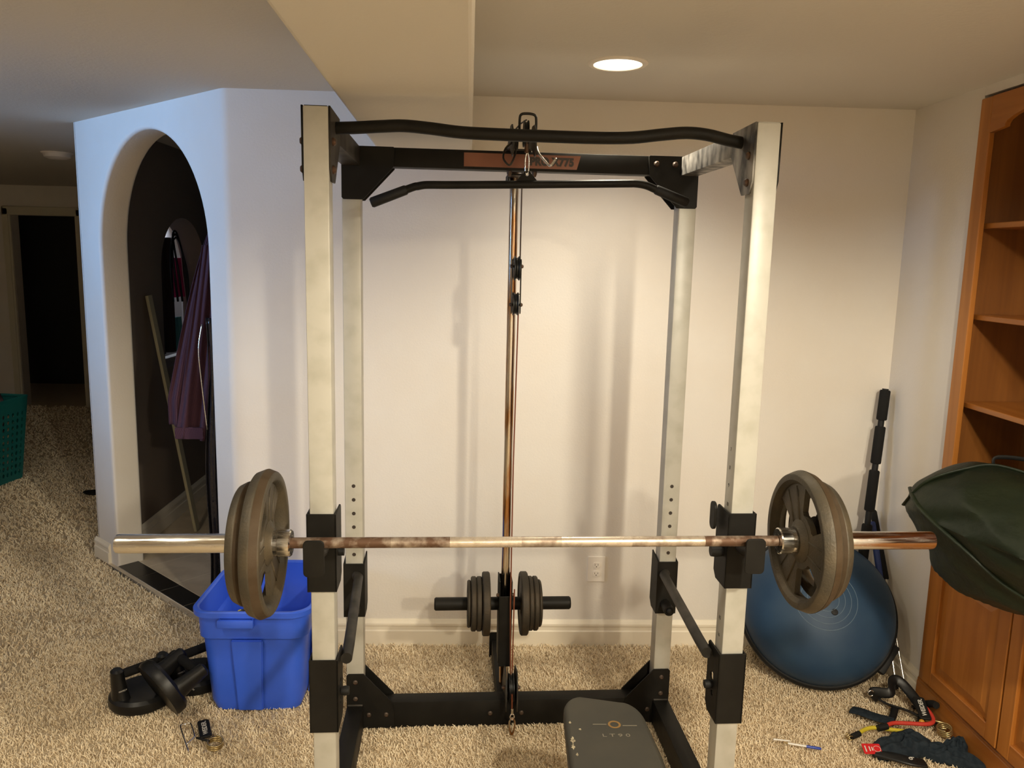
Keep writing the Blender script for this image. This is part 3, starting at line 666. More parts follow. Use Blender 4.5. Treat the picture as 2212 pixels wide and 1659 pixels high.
# floating double pulley
fpb = 0.80
fp = obj('floating_pulley_block', join_bm(
    shape([rrect(fpb - 0.014, fpb + 0.014, 1.570, 1.768, 0.012)], 0.003, 0.0003, basis((-0.022, 0, 0), (0, 1, 0), (0, 0, 1))),
    shape([rrect(fpb - 0.014, fpb + 0.014, 1.570, 1.768, 0.012)], 0.003, 0.0003, basis((0.010, 0, 0), (0, 1, 0), (0, 0, 1))),
    tube([(-0.03, fpb, 1.742), (0.017, fpb, 1.742)], 0.005, 10), tube([(-0.03, fpb, 1.603), (0.016, fpb, 1.603)], 0.005, 10), tube([(-0.022, fpb, 1.642), (0.010, fpb, 1.642)], 0.0015, 6)), M_blackside, rk, smooth='auto')
pulley(fp, (-0.005, fpb, 1.735), 0.044, wd=0.020); pulley(fp, (-0.007, fpb, 1.606), 0.042, wd=0.020)
for z in (1.742, 1.603): bolt(fp, (0.012, fpb, z), 'X', 0.007, 0.007); bolt(fp, (-0.024, fpb, z), '-X', 0.007, 0.006)

# ------------------------------------------------------------------ things on the rack (all share its frame through rk's placement)
RMAT = Matrix.Translation(RO) @ Matrix.Rotation(RT, 4, 'Z')
def rthing(name, label, cat, loc, group=None, rz=0.0):
    p = RMAT @ Vector(loc); return thing(name, label, cat, p, RT + rz, group)
def channel(parent, name, w, z0, z1, depth, m, slant=0.0, front_b=-0.004, holes=()):
    """three-sided bracket that wraps the front of a post"""
    t = 0.005; x = w / 2
    bm1 = shape([rrect(-x, x, z0, z1, 0.004)], t, 0.0008, basis((0, front_b, 0), (1, 0, 0), (0, 0, 1)))
    parts = [bm1]
    for s in (-1, 1):
        lp = [(front_b - t / 2, z0), (front_b - t / 2, z1), (depth - 0.008, z1 + 0.0), (depth, z1 - 0.008), (depth, z0 + 0.02), (depth - 0.02, z0)]
        hl = [circle(b, z, r, 20) for (b, z, r) in holes] if True else []
        parts.append(shape([lp] + hl, t, 0.0008, basis((s * (x - t / 2), 0, 0), (0, 1, 0), (0, 0, 1))))
    return obj(name, join_bm(*parts), m, parent, smooth='auto')
for s in (-1, 1):
    side = 'left' if s < 0 else 'right'
    cx = s * (HW - PW / 2)
    # ---- J-hook carriers
    jh = rthing('bar_catch', 'black steel bar catch bracket holding the barbell on the %s front post' % side, 'bar catch', (cx, 0, 0.852), 'bar catches on the front posts')
    channel(jh, 'bracket', 0.080, 0.0, 0.222, PW + 0.030, M_black, holes=((0.040, 0.115, 0.013),))
    obj('hook_arm', tube(catmull([(-s * 0.006, -0.004, 0.135), (-s * 0.006 + s * 0.0, -0.04, 0.132), (-s * 0.004, -0.075, 0.140), (-s * 0.002, -0.108, 0.155)], 5), 0.017, 20), M_blackside, jh, smooth='auto')
    obj('hook_plate', shape([rrect(-0.027, 0.027, 0.090, 0.188, 0.012)], 0.008, 0.0015, basis((-s * 0.006 - (0.008 if s < 0 else -0.004), -0.116, 0), (1, 0, 0), (0, 0, 1))), M_black, jh, smooth='auto')
    if s > 0:
        obj('pull_pin', join_bm(lathe([(0.0, -0.016), (0.016, -0.016), (0.018, 0.0), (0.016, 0.018), (0.0, 0.018)], 20, 'X', Matrix.Translation((-0.058, 0.03, 0.10)))), M_rubber, jh, smooth='auto')
        obj('rear_tab', shape([rrect(-0.012, 0.028, 0.150, 0.232, 0.018)], 0.008, 0.001, basis((-0.056, 0.07, 0), (0, 1, 0), (0, 0, 1))), M_black, jh, smooth='auto')
    else:
        obj('pull_pin', lathe([(0.0, -0.006), (0.012, -0.006), (0.012, 0.01), (0.0, 0.01)], 20, 'X', Matrix.Translation((0.045, 0.04, 0.10))), M_rubber, jh, smooth='auto')
    # ---- safety spotter bar with a bracket at each end
    sf = rthing('safety_spotter_bar', 'black tubular safety bar between the %s posts with bracket ends' % side, 'safety bar', (cx, 0, 0.0), 'safety bars across the rack sides')
    channel(sf, 'front_bracket', 0.080, 0.432, 0.650, PW + 0.030, M_black, holes=((0.046, 0.555, 0.014), (0.040, 0.505, 0.009)))
    x = 0.039; t = 0.005
    parts = [shape([rrect(-x, x, 0.446, 0.652, 0.004)], t, 0.0008, basis((0, RD - 0.004, 0), (1, 0, 0), (0, 0, 1)))]
    for q in (-1, 1):
        parts.append(shape([[(RD - 0.006, 0.446), (RD - 0.006, 0.652), (RD + PW + 0.02, 0.668), (RD + PW + 0.025, 0.47), (RD + PW, 0.446)]], t, 0.0008, basis((q * (x - t / 2), 0, 0), (0, 1, 0), (0, 0, 1))))
    obj('rear_bracket', join_bm(*parts), M_black, sf, smooth='auto')
    ai = -s * 0.056
    obj('spotter_tube', tube([(ai, 0.055, 0.624), (ai * 0.93, 0.14, 0.621), (-s * 0.018, RD - 0.02, 0.608), (-s * 0.006, RD - 0.004, 0.607)], 0.0165, 20), M_blackside, sf, smooth='auto')
    kn = obj('knob_tube', tube([(-s * 0.004, RD - 0.006, 0.485), (-s * 0.004, RD - 0.07, 0.485)], 0.0195, 24), M_black, sf, smooth='auto')
    obj('knob_end', lathe([(0.0, -0.0085), (0.008, -0.0065), (0.014, 0.0), (0.0, 0.0)], 20, 'Y', Matrix.Translation((-s * 0.004, RD - 0.0695, 0.485))), M_rubber, kn, smooth=True)
    obj('pull_pin', lathe([(0.0, -0.010), (0.012, -0.010), (0.014, 0.0), (0.012, 0.012), (0.0, 0.012)], 20, 'X', Matrix.Translation((-s * 0.052, 0.045, 0.53))), M_rubber, sf, smooth='auto')

# ---- barbell
BZ = 1.0205; BB = -0.078
bl = rthing('barbell', 'long rusty barbell with chrome sleeves resting across the front bar catches', 'barbell', (0.005, BB, BZ))
obj('shaft', lathe([(0.0, -0.70), (0.0143, -0.70)] + [(0.0143, -0.7 + 0.05 * k) for k in range(1, 28)] + [(0.0143, 0.70), (0.0, 0.70)], 32, 'X'), M_shaft, bl, smooth='auto')
for s in (-1, 1):
    sl = obj('sleeve', lathe([(0.0, 0.69), (0.0249, 0.69), (0.0249, 1.092), (0.0235, 1.098), (0.0, 1.098)], 40, 'X', Matrix.Diagonal((s, 1, 1, 1))), M_chrome, bl, smooth='auto')
    obj('collar', lathe([(0.016, 0.655), (0.033, 0.655), (0.036, 0.658), (0.036, 0.687), (0.034, 0.689), (0.034, 0.700), (0.016, 0.700)], 40, 'X', Matrix.Diagonal((s, 1, 1, 1)), closed=True), M_chrome, bl, smooth='auto')

def sector(r0, r1, a0, a1, rc=0.010, n=10):
    """window with rounded corners between radii and angles"""
    da0 = rc / r0; da1 = rc / r1
    P = []
    for k in range(n + 1): a = a0 + da0 + (a1 - a0 - 2 * da0) * k / n; P.append((r0 * math.cos(a), r0 * math.sin(a)))
    P.append(((r0 + rc) * math.cos(a1), (r0 + rc) * math.sin(a1)))
    P.append(((r1 - rc) * math.cos(a1), (r1 - rc) * math.sin(a1)))
    for k in range(n + 1): a = a1 - da1 - (a1 - a0 - 2 * da1) * k / n; P.append((r1 * math.cos(a), r1 * math.sin(a)))
    P.append(((r1 - rc) * math.cos(a0), (r1 - rc) * math.sin(a0)))
    P.append(((r0 + rc) * math.cos(a0), (r0 + rc) * math.sin(a0)))
    return P
def polar_web(r0, r1, radii, wins, thick):
    """disc web in the y-z plane with annular-sector windows [(rin, rout, deg0, deg1)]; corners kept chamfered"""
    bm = bmesh.new(); rs = sorted(set([r0, r1] + radii)); A = list(range(0, 360, 2)); h = thick / 2
    def vert(i, j, s_):
        r = rs[i]; a = math.radians(A[j % len(A)]); return (s_ * h, -r * math.cos(a), r * math.sin(a))
    def is_open(i, j):
        rm = (rs[i] + rs[i + 1]) / 2; am = A[j % len(A)] + 1.0
        for (ri, ro, d0, d1) in wins:
            if ri < rm < ro and d0 < am < d1:
                e_a = min(am - d0, d1 - am) * math.radians(1) * rm; e_r = min(rm - ri, ro - rm)
                c = 0.010
                if e_a < c and e_r < c and (c - e_a) ** 2 + (c - e_r) ** 2 > c * c: return False
                return True
        return False
    V = {}
    def g(i, j, s_):
        k = (i, j % len(A), s_)
        if k not in V: V[k] = bm.verts.new(vert(i, j, s_))
        return V[k]
    n = len(rs) - 1; O = [[is_open(i, j) for j in range(len(A))] for i in range(n)]
    for i in range(n):
        for j in range(len(A)):
            if O[i][j]: continue
            bm.faces.new((g(i, j, 1), g(i + 1, j, 1), g(i + 1, j + 1, 1), g(i, j + 1, 1)))
            bm.faces.new((g(i, j, -1), g(i, j + 1, -1), g(i + 1, j + 1, -1), g(i + 1, j, -1)))
            if i + 1 < n and O[i + 1][j]: bm.faces.new((g(i + 1, j, 1), g(i + 1, j, -1), g(i + 1, j + 1, -1), g(i + 1, j + 1, 1)))
            if i > 0 and O[i - 1][j]: bm.faces.new((g(i, j, 1), g(i, j + 1, 1), g(i, j + 1, -1), g(i, j, -1)))
            if O[i][(j + 1) % len(A)]: bm.faces.new((g(i, j + 1, 1), g(i + 1, j + 1, 1), g(i + 1, j + 1, -1), g(i, j + 1, -1)))
            if O[i][j - 1]: bm.faces.new((g(i, j, 1), g(i, j, -1), g(i + 1, j, -1), g(i + 1, j, 1)))
    bmesh.ops.recalc_face_normals(bm, faces=bm.faces); return bm
def grip_plate(name, label, cat, loc, R, thick, rot, face, m, group, rust=True, bore=0.0255):
    """spoked cast plate; axis along X, face=+1/-1 shows the recessed side toward +x/-x"""
    t = rthing(name, label, cat, loc, group)
    X = Matrix.Rotation(rot, 4, 'X')
    th2 = thick / 2
    rim = [(R - 0.026, -th2 + 0.001), (R - 0.012, -th2), (R - 0.009, -th2 + 0.002), (R - 0.001, -0.003), (R, 0.0), (R - 0.001, 0.003), (R - 0.009, th2 - 0.002), (R - 0.012, th2), (R - 0.026, th2 - 0.001), (R - 0.030, th2 - 0.004), (R - 0.036, th2 - 0.012), (R - 0.036, -th2 + 0.012)]
    obj('rim', lathe(rim, 72, 'X', closed=True), m, t, smooth='auto')
    hh = th2 * 0.62
    obj('worn_band', lathe([(R - 0.014, face * 0.004), (R + 0.0003, face * 0.002), (R - 0.0072, face * (th2 - 0.004)), (R - 0.016, face * (th2 - 0.006))], 72, 'X', closed=True), M_rust, t, smooth='auto')
    wins = [(R * 0.40, R * 0.83, a, a + 58) for a in (28, 148, 268)]
    radii = [R * 0.40 + R * 0.43 * q / 26 for q in range(27)]
    slot = rrect(-0.007, 0.007, R * 0.62, R * 0.74, 0.0065)
    an = math.radians(15)
    slot = [(x * math.cos(an) - y * math.sin(an), x * math.sin(an) + y * math.cos(an)) for x, y in slot]
    web = polar_web(bore + 0.001, R - 0.028, radii, wins, 0.016); bmesh.ops.transform(web, matrix=X, verts=web.verts)
    wb = obj('spoked_web', web, m, t, smooth='auto')
    hub = [(bore, -th2 + 0.003), (bore + 0.014, -th2 + 0.003), (bore + 0.018, -th2 + 0.009), (bore + 0.034, -0.009), (bore + 0.034, 0.009), (bore + 0.018, th2 - 0.009), (bore + 0.014, th2 - 0.003), (bore, th2 - 0.003)]
    obj('hub', lathe(hub, 40, 'X', closed=True), m, t, smooth='auto')
    for a in (117, 237, 357):
        aa = math.radians(a); rr = []
        for sg in (-1, 1):
            r0_, r1_ = bore + 0.03, R - 0.045; w_ = 0.024
            p = Vector((0, -math.cos(aa), math.sin(aa))); q = Vector((0, math.sin(aa), math.cos(aa)))
            for fs in (-1, 1):
                rb = tube([p * r0_ + q * (sg * w_ * 0.8) + Vector((fs * 0.0085, 0, 0)), p * r1_ + q * (sg * w_ * 1.15) + Vector((fs * 0.0078, 0, 0))], 0.0026, 8)
                bmesh.ops.transform(rb, matrix=X, verts=rb.verts); obj('spoke_rib', rb, m, wb, smooth=True)
    me = shape([slot], 0.0175, 0.0, X @ basis((0, 0, 0), (0, -1, 0), (0, 0, 1)))
    obj('slot_recess', me, M_castdark, wb)
    return t
grip_plate('weight_plate', 'larger rusty spoked weight plate against the left barbell collar', 'weight plate', (-0.722 + 0.005, BB, BZ), 0.193, 0.050, 0.1, 1, M_cast, 'plates on the barbell')
grip_plate('weight_plate', 'smaller grey-brown weight plate outermost on the left barbell sleeve', 'weight plate', (-0.768 + 0.005, BB, BZ), 0.160, 0.040, 1.1, 1, M_cast, 'plates on the barbell')
grip_plate('weight_plate', 'larger bronze spoked weight plate against the right barbell collar', 'weight plate', (0.725 + 0.005, BB, BZ), 0.193, 0.050, 0.0, 1, M_cast, 'plates on the barbell')
grip_plate('weight_plate', 'smaller weight plate with worn rim outermost on the right barbell sleeve', 'weight plate', (0.772 + 0.005, BB, BZ), 0.166, 0.040, 0.9, -1, M_cast, 'plates on the barbell')

# ---- small plates on the carriage
def small_plate(label, a, R, thick, slot):
    t = rthing('small_weight_plate', label, 'weight plate', (a, TB, HZ), 'plates on the cable carriage')
    h = thick / 2; b = 0.0262
    prof = [(b, -h + 0.001), (b + 0.014, -h), (b + 0.020, -h + 0.004), (R - 0.022, -h + 0.004), (R - 0.018, -h), (R - 0.004, -h), (R, -h + 0.004), (R, h - 0.004), (R - 0.004, h), (R - 0.018, h), (R - 0.022, h - 0.004), (b + 0.020, h - 0.004), (b + 0.014, h), (b, h - 0.001)]
    obj('disc', lathe(prof, 64, 'X', closed=True), M_castdark, t, smooth='auto')
# left group: positions along a (rack frame)
for lab, a, R, th_ in (('smallest dark plate outermost left on the cable carriage bar', -0.1585, 0.092, 0.0135),
                       ('medium dark plate second from the left end on the carriage bar', -0.1405, 0.106, 0.0205),
                       ('medium dark plate third from the left end, beside the largest plate', -0.1185, 0.106, 0.0205),
                       ('largest dark plate left of the cable carriage post', -0.0915, 0.124, 0.0285),
                       ('largest dark plate right of the cable carriage post', 0.0585, 0.124, 0.0285),
                       ('medium dark plate just right of the largest right-hand plate', 0.0840, 0.106, 0.0185),
                       ('medium dark plate beside the outermost right-hand small plate', 0.1040, 0.106, 0.0185),
                       ('smallest dark plate outermost right on the cable carriage bar', 0.1205, 0.092, 0.0125)):
    small_plate(lab, a, R, th_, 0)

# ---- lat pulldown bar hanging from the top cable
lt = rthing('lat_pulldown_bar', 'black lat pulldown bar with angled rubber grips hanging from the top pulley', 'pulldown bar', (0, 0, 0))
bq = 0.483
lp = [(-0.372, bq, 1.982), (-0.35, bq, 1.988), (-0.33, bq, 1.992), (-0.30, bq, 1.9935), (-0.24, bq, 1.995), (0, bq, 2.0035), (0.30, bq, 2.015), (0.345, bq, 2.0165), (0.375, bq, 2.013), (0.395, bq, 2.007), (0.41, bq, 2.001)]
obj('bar', tube(catmull([(-0.480, bq, 1.938)] + lp + [(0.505, bq, 1.966)], 4), 0.0125, 18), M_black, lt, smooth='auto')
obj('grip', tube([(-0.497, bq, 1.932), (-0.492, bq, 1.934), (-0.389, bq, 1.975), (-0.385, bq, 1.9765)], [0.013, 0.0165, 0.0155, 0.0135], 20), M_rubber, lt, smooth='auto')
obj('grip', tube([(0.520, bq, 1.960), (0.515, bq, 1.962), (0.416, bq, 1.999), (0.412, bq, 2.0005)], [0.013, 0.0165, 0.0155, 0.0135], 20), M_rubber, lt, smooth='auto')
tri = [(-0.040, 2.012), (0.030, 2.012), (0.024, 2.020), (0.002, 2.045), (-0.012, 2.045), (-0.034, 2.020)]
obj('hanger_plate', shape([tri, circle(-0.005, 2.035, 0.0055, 16)], 0.005, 0.0005, basis((0, bq, 0), (1, 0, 0), (0, 0, 1))), M_black, lt)
sn = rthing('snap_link', 'slim steel snap link joining the cable to the pulldown bar', 'snap link', (-0.006, bq, 2.068))
obj('link', tube([(0.0062 * math.cos(a), 0.0, 0.034 * math.sin(a)) for a in [2 * PI * k / 28 for k in range(28)]], 0.0026, 8, closed=True), M_chrome, sn, smooth=True)
cl = rthing('carabiner', 'rusty oval carabiner hanging from the low pulley over the carpet', 'carabiner', (TA + 0.021, 0.648, 0.025))
pts = [(0.012 * math.sin(2 * PI * k / 32) * (0.72 + 0.28 * math.cos(2 * PI * k / 32)) * 1.15, -0.002, 0.034 * math.cos(2 * PI * k / 32)) for k in range(32)]
obj('body', tube(pts, 0.0036, 10, closed=True), M_rod, cl, smooth=True)

# ================================================================== WEIGHT BENCH (only the head end shows)
bn = thing('weight_bench', 'black vinyl weight bench pad poking in at the bottom of the frame', 'bench', (0.39, 1.55, 0), 0.0)
hw = 0.136; L0, L1 = -0.75, 0.70
def padline(n=10):
    P = [(-hw, L0)]
    P.append((-hw, L0)); P = [(-hw + 0.0, L0), (hw, L0)]
    P += [(hw - 0.010, 0.40)]
    P += [(0.055 + (hw - 0.075) * math.cos(PI / 2 * k / n), L1 - 0.135 + 0.105 * math.sin(PI / 2 * k / n)) for k in range(n + 1)]
    P += [(-0.062 - (hw - 0.077) * math.sin(PI / 2 * k / n), L1 - 0.085 + 0.085 * math.cos(PI / 2 * k / n)) for k in range(n + 1)]
    P += [(-hw + 0.004, 0.38)]
    return P
pad = obj('pad', shape([padline()], 0.055, 0.014, Matrix.Translation((0, 0, 0.4225)), 5), M_pad, bn, smooth='auto')
pad['label'] = 'worn black vinyl pad with a faded logo'
tz = 0.4502
obj('logo_ring', shape([[(p[0], p[1] * 1.0) for p in circle(0.0175, 0.545, 0.0185, 32)], circle(0.0175, 0.545, 0.0125, 32)], 0.0006, 0, Matrix.Translation((0, 0, tz))), M_gold, pad)
for rr_ in ((-0.045, -0.005, 0.5445, 0.5475, 0.001), (0.040, 0.082, 0.538, 0.541, 0.001)): obj('logo_line', shape([rrect(*rr_)], 0.0005, 0, Matrix.Translation((0, 0, tz))), M_faint, pad)
obj('printed_text', text_mesh('L T 9 0', 0.019, 0.0005, Matrix.Translation((0.014, 0.492, tz)), sx=1.45), M_faint, pad)
def blotch(cx, cy, r, k, sx=1.0):
    return [(cx + sx * r * (1 + 0.45 * math.sin(5 * a + k) + 0.2 * math.sin(9 * a)) * math.cos(a), cy + r * (1 + 0.35 * math.sin(4 * a + k)) * math.sin(a)) for a in [2 * PI * i / 24 for i in range(24)]]
for (cx, cy, r, sx) in ((-0.112, 0.470, 0.013, 0.45), (-0.114, 0.440, 0.011, 0.4), (-0.110, 0.555, 0.005, 0.6), (-0.085, 0.522, 0.004, 0.7), (-0.107, 0.405, 0.006, 0.5)):
    obj('vinyl_tear', shape([blotch(cx, cy, r, cx * 90, sx)], 0.0008, 0, Matrix.Translation((0, 0, tz))), M_foamtear, pad)
obj('frame_tube', box(-0.025, 0.025, L0 + 0.1, L1 - 0.12, 0.345, 0.395, 0.003), M_black, bn)
obj('leg', box(-0.025, 0.025, L1 - 0.42, L1 - 0.37, 0.0, 0.346, 0.003), M_black, bn)
obj('foot', box(-0.20, 0.20, L1 - 0.425, L1 - 0.365, -0.005, 0.045, 0.003), M_black, bn)
obj('leg', box(-0.025, 0.025, L0 + 0.15, L0 + 0.20, 0.0, 0.346, 0.003), M_black, bn)
obj('foot', box(-0.20, 0.20, L0 + 0.145, L0 + 0.205, -0.005, 0.045, 0.003), M_black, bn)

# ================================================================== BLUE TOTE
tx0, tx1, ty0, ty1 = -1.083, -0.625, 2.868, 3.405; TH = 0.425
tt = thing('storage_tote', 'open blue plastic storage tote on the carpet left of the rack', 'tote', ((tx0 + tx1) / 2, (ty0 + ty1) / 2, 0))
W2, L2 = (tx1 - tx0) / 2, (ty1 - ty0) / 2
def ringpts(inx, iny, rf, rb, z, n=8):
    x, y = W2 - inx, L2 - iny; P = []
    for (cx, cy, a, r) in ((x, y, 0, rb), (-x, y, PI / 2, rb), (-x, -y, PI, rf), (x, -y, 1.5 * PI, rf)):
        cx2 = cx - math.copysign(r, cx); cy2 = cy - math.copysign(r, cy)
        P += [(cx2 + r * math.cos(a + PI / 2 * k / n), cy2 + r * math.sin(a + PI / 2 * k / n), z) for k in range(n + 1)]
    return P
def loft(rings, cap0=True, cap1=True):
    bm = bmesh.new(); V = [[bm.verts.new(p) for p in r] for r in rings]
    n = len(V[0])
    for i in range(len(V) - 1):
        for k in range(n): bm.faces.new((V[i][k], V[i][(k + 1) % n], V[i + 1][(k + 1) % n], V[i + 1][k]))
    if cap0: bm.faces.new(list(reversed(V[0])))
    if cap1: bm.faces.new(V[-1])
    bmesh.ops.recalc_face_normals(bm, faces=bm.faces); return bm
rg = [ringpts(0.062, 0.062, 0.05, 0.06, -0.008), ringpts(0.050, 0.052, 0.05, 0.07, 0.03), ringpts(0.040, 0.042, 0.055, 0.08, 0.18), ringpts(0.030, 0.032, 0.06, 0.10, TH - 0.125), ringpts(0.020, 0.024, 0.06, 0.11, TH - 0.118), ringpts(0.014, 0.018, 0.07, 0.13, TH - 0.022),
      ringpts(0.0, 0.0, 0.08, 0.15, TH - 0.024), ringpts(-0.001, -0.001, 0.08, 0.15, TH - 0.004), ringpts(0.003, 0.003, 0.08, 0.15, TH), ringpts(0.012, 0.012, 0.075, 0.145, TH), ringpts(0.018, 0.020, 0.07, 0.13, TH - 0.006),
      ringpts(0.024, 0.028, 0.06, 0.11, TH - 0.116), ringpts(0.034, 0.036, 0.06, 0.10, TH - 0.127), ringpts(0.054, 0.056, 0.05, 0.07, 0.03), ringpts(0.060, 0.06, 0.05, 0.06, 0.012)]
obj('body', loft(rg), M_blue, tt, smooth='auto')
# moulded vertical panels proud of the walls, front and sides
pan = []
def pbox(cx, cy, hx, hy, z0, z1, tx=0, ty=0):
    b = box(cx - hx, cx + hx, cy - hy, cy + hy, z0, z1, 0.006, 2)
    return b
for (xa, xb) in ((-0.075, 0.045),):
    b = bmesh.new()
    lo = [(xa + 0.012, -L2 + 0.050, 0.0), (xb - 0.012, -L2 + 0.050, 0.0), (xb, -L2 + 0.022, TH - 0.12), (xa, -L2 + 0.022, TH - 0.12)]
    hi = [(x, y - 0.0105, z) for x, y, z in lo]
    v0 = [b.verts.new(p) for p in lo]; v1 = [b.verts.new(p) for p in hi]
    b.faces.new(v1)
    for k in range(4): b.faces.new((v0[k], v0[(k + 1) % 4], v1[(k + 1) % 4], v1[k]))
    bmesh.ops.recalc_face_normals(b, faces=b.faces); bmesh.ops.bevel(b, geom=[e for e in b.edges if not e.is_boundary], offset=0.004, segments=2, affect='EDGES')
    obj('front_panel', b, M_blue, tt, smooth='auto')
for sx in (-1, 1):
    b = bmesh.new()
    lo = [(sx * (W2 - 0.050), -0.09, 0.0), (sx * (W2 - 0.050), 0.09, 0.0), (sx * (W2 - 0.020), 0.10, TH - 0.12), (sx * (W2 - 0.020), -0.10, TH - 0.12)]
    hi = [(x + sx * 0.010, y, z) for x, y, z in lo]
    v0 = [b.verts.new(p) for p in lo]; v1 = [b.verts.new(p) for p in hi]; b.faces.new(v1)
    for k in range(4): b.faces.new((v0[k], v0[(k + 1) % 4], v1[(k + 1) % 4], v1[k]))
    bmesh.ops.recalc_face_normals(b, faces=b.faces); bmesh.ops.bevel(b, geom=[e for e in b.edges if not e.is_boundary], offset=0.004, segments=2, affect='EDGES')
    obj('side_panel', b, M_blue, tt, smooth='auto')
obj('handle', join_bm(box(-0.115, 0.020, -L2 - 0.016, -L2 - 0.001, TH - 0.058, TH - 0.026, 0.004), box(-0.112, -0.106, -L2 - 0.012, -L2 + 0.018, TH - 0.062, TH - 0.026, 0.002), box(0.011, 0.017, -L2 - 0.012, -L2 + 0.018, TH - 0.062, TH - 0.026, 0.002)), M_blue, tt, smooth='auto')
obj('handle', box(-0.08, 0.08, L2 + 0.001, L2 + 0.016, TH - 0.058, TH - 0.026, 0.004), M_blue, tt, smooth='auto')
sp = thing('jump_rope', 'black rope with yellow flecks lying inside the blue tote', 'rope', (tt.location.x, tt.location.y, 0))
pp = catmull([(-0.17, -0.20, 0.305), (-0.13, -0.16, 0.345), (-0.05, -0.12, 0.37), (0.02, -0.12, 0.365), (0.09, -0.14, 0.32), (0.13, -0.17, 0.25), (0.10, -0.10, 0.10), (0.0, 0.05, 0.022), (-0.1, 0.1, 0.022)], 8)
ro = obj('rope', tube(pp, 0.0055, 10), M_rope, sp, smooth=True)
fk = [tube([pp[i] + Vector((0, 0, 0.0035)), pp[i + 1] + Vector((0, 0, 0.0035))], 0.0035, 6) for i in range(1, 44, 2)]
obj('fleck', join_bm(*fk), M_yellow, ro)
bt = []
# ================================================================== HALF BALL BALANCE TRAINER
CBx, CBy, CBz = 1.495, 3.225, 0.285
bo = thing('balance_trainer', 'blue half-ball balance trainer on edge leaning against the back wall', 'balance trainer', (CBx, CBy, CBz), rot=(math.radians(90 - 36), 0, math.radians(-13)))
RB = 0.318
obj('dome', lathe([(0.0, 0.205), (0.02, 0.2049)] + [(RB * math.sin(a), 0.205 * math.cos(a) ** 0.9 if math.cos(a) > 0 else 0.0) for a in [PI / 2 * k / 22 for k in range(2, 22)]] + [(RB, 0.0), (RB - 0.02, -0.02), (0, -0.02)], 96, 'Z'), M_ball, bo, smooth='auto')
rgm = []
def domez(r): return 0.205 * (math.cos(math.asin(min(r / RB, 1)))) ** 0.9
for rr in (0.05, 0.075, 0.10, 0.125):
    rgm.append(tube([(rr * math.cos(a), rr * math.sin(a), domez(rr) + 0.0003) for a in [2 * PI * k / 72 for k in range(72)]], 0.0011, 6, closed=True))
obj('ring_line', join_bm(*rgm), M_ballline, bo, smooth=True)
obj('platform', lathe([(0.0, -0.045), (0.30, -0.045), (0.325, -0.038), (0.333, -0.02), (0.333, -0.004), (0.325, 0.004), (0.30, 0.0), (0.0, 0.0)], 96, 'Z'), M_rubber, bo, smooth='auto')
for xa in (0.300, -0.352): obj('grip_tab', box(xa, xa + 0.052, -0.07, 0.07, -0.04, -0.005, 0.01), M_rubber, bo, smooth='auto', rot=(0, 0, math.radians(-32)))
obj('plug', lathe([(0.0, 0.003), (0.012, 0.002), (0.014, 0.0), (0.0, 0.0)], 20, 'Z'), M_rubber, bo, loc=(0.03, -0.05, domez(0.06)))

# ================================================================== STAFF AND RODS in the corner
sfp = [Vector((1.700, 3.30, 0.02)), Vector((1.812, 3.425, 1.235))]
dd = (sfp[1] - sfp[0])
sf = thing('weighted_staff', 'long black staff with foam grips leaning in the back corner', 'staff', sfp[0])
def along(t): return dd * t
obj('shaft', tube([along(0), along(1.0)], 0.0135, 16), M_rubber, sf, smooth='auto')
for (a, b) in ((0.885, 0.995), (0.725, 0.862), (0.55, 0.70), (0.30, 0.50)):
    obj('foam_grip', tube([along(a), along(a + 0.004), along(b - 0.004), along(b)], [0.019, 0.0225, 0.0225, 0.019], 20), M_foam, sf, smooth='auto')
for k, (p0, p1, m1, lab) in enumerate((((1.825, 3.045, 0.0), (1.815, 3.435, 0.67), M_foam, 'chrome rod with black grip leaning in the corner, nearer the bookcase'),
                                       ((1.795, 3.065, 0.0), (1.800, 3.405, 0.625), mat('blue_grip', (0.02, 0.04, 0.16), 0.6), 'chrome rod with blue grip leaning in the corner beside the half-ball'))):
    p0, p1 = Vector(p0), Vector(p1); d = p1 - p0
    t = thing('training_rod', lab, 'rod', p0, group='chrome rods in the corner')
    obj('rod', tube([d * 0.0, d * 0.66], 0.0075, 16), M_chrome, t, smooth='auto')
    obj('grip', tube([d * 0.60, d * 0.605, d * 0.99, d], [0.012, 0.0145, 0.0145, 0.010], 18), m1, t, smooth='auto')
    obj('rubber_tip', tube([d * -0.0, d * 0.03], 0.010, 14), M_rubber, t, smooth='auto')

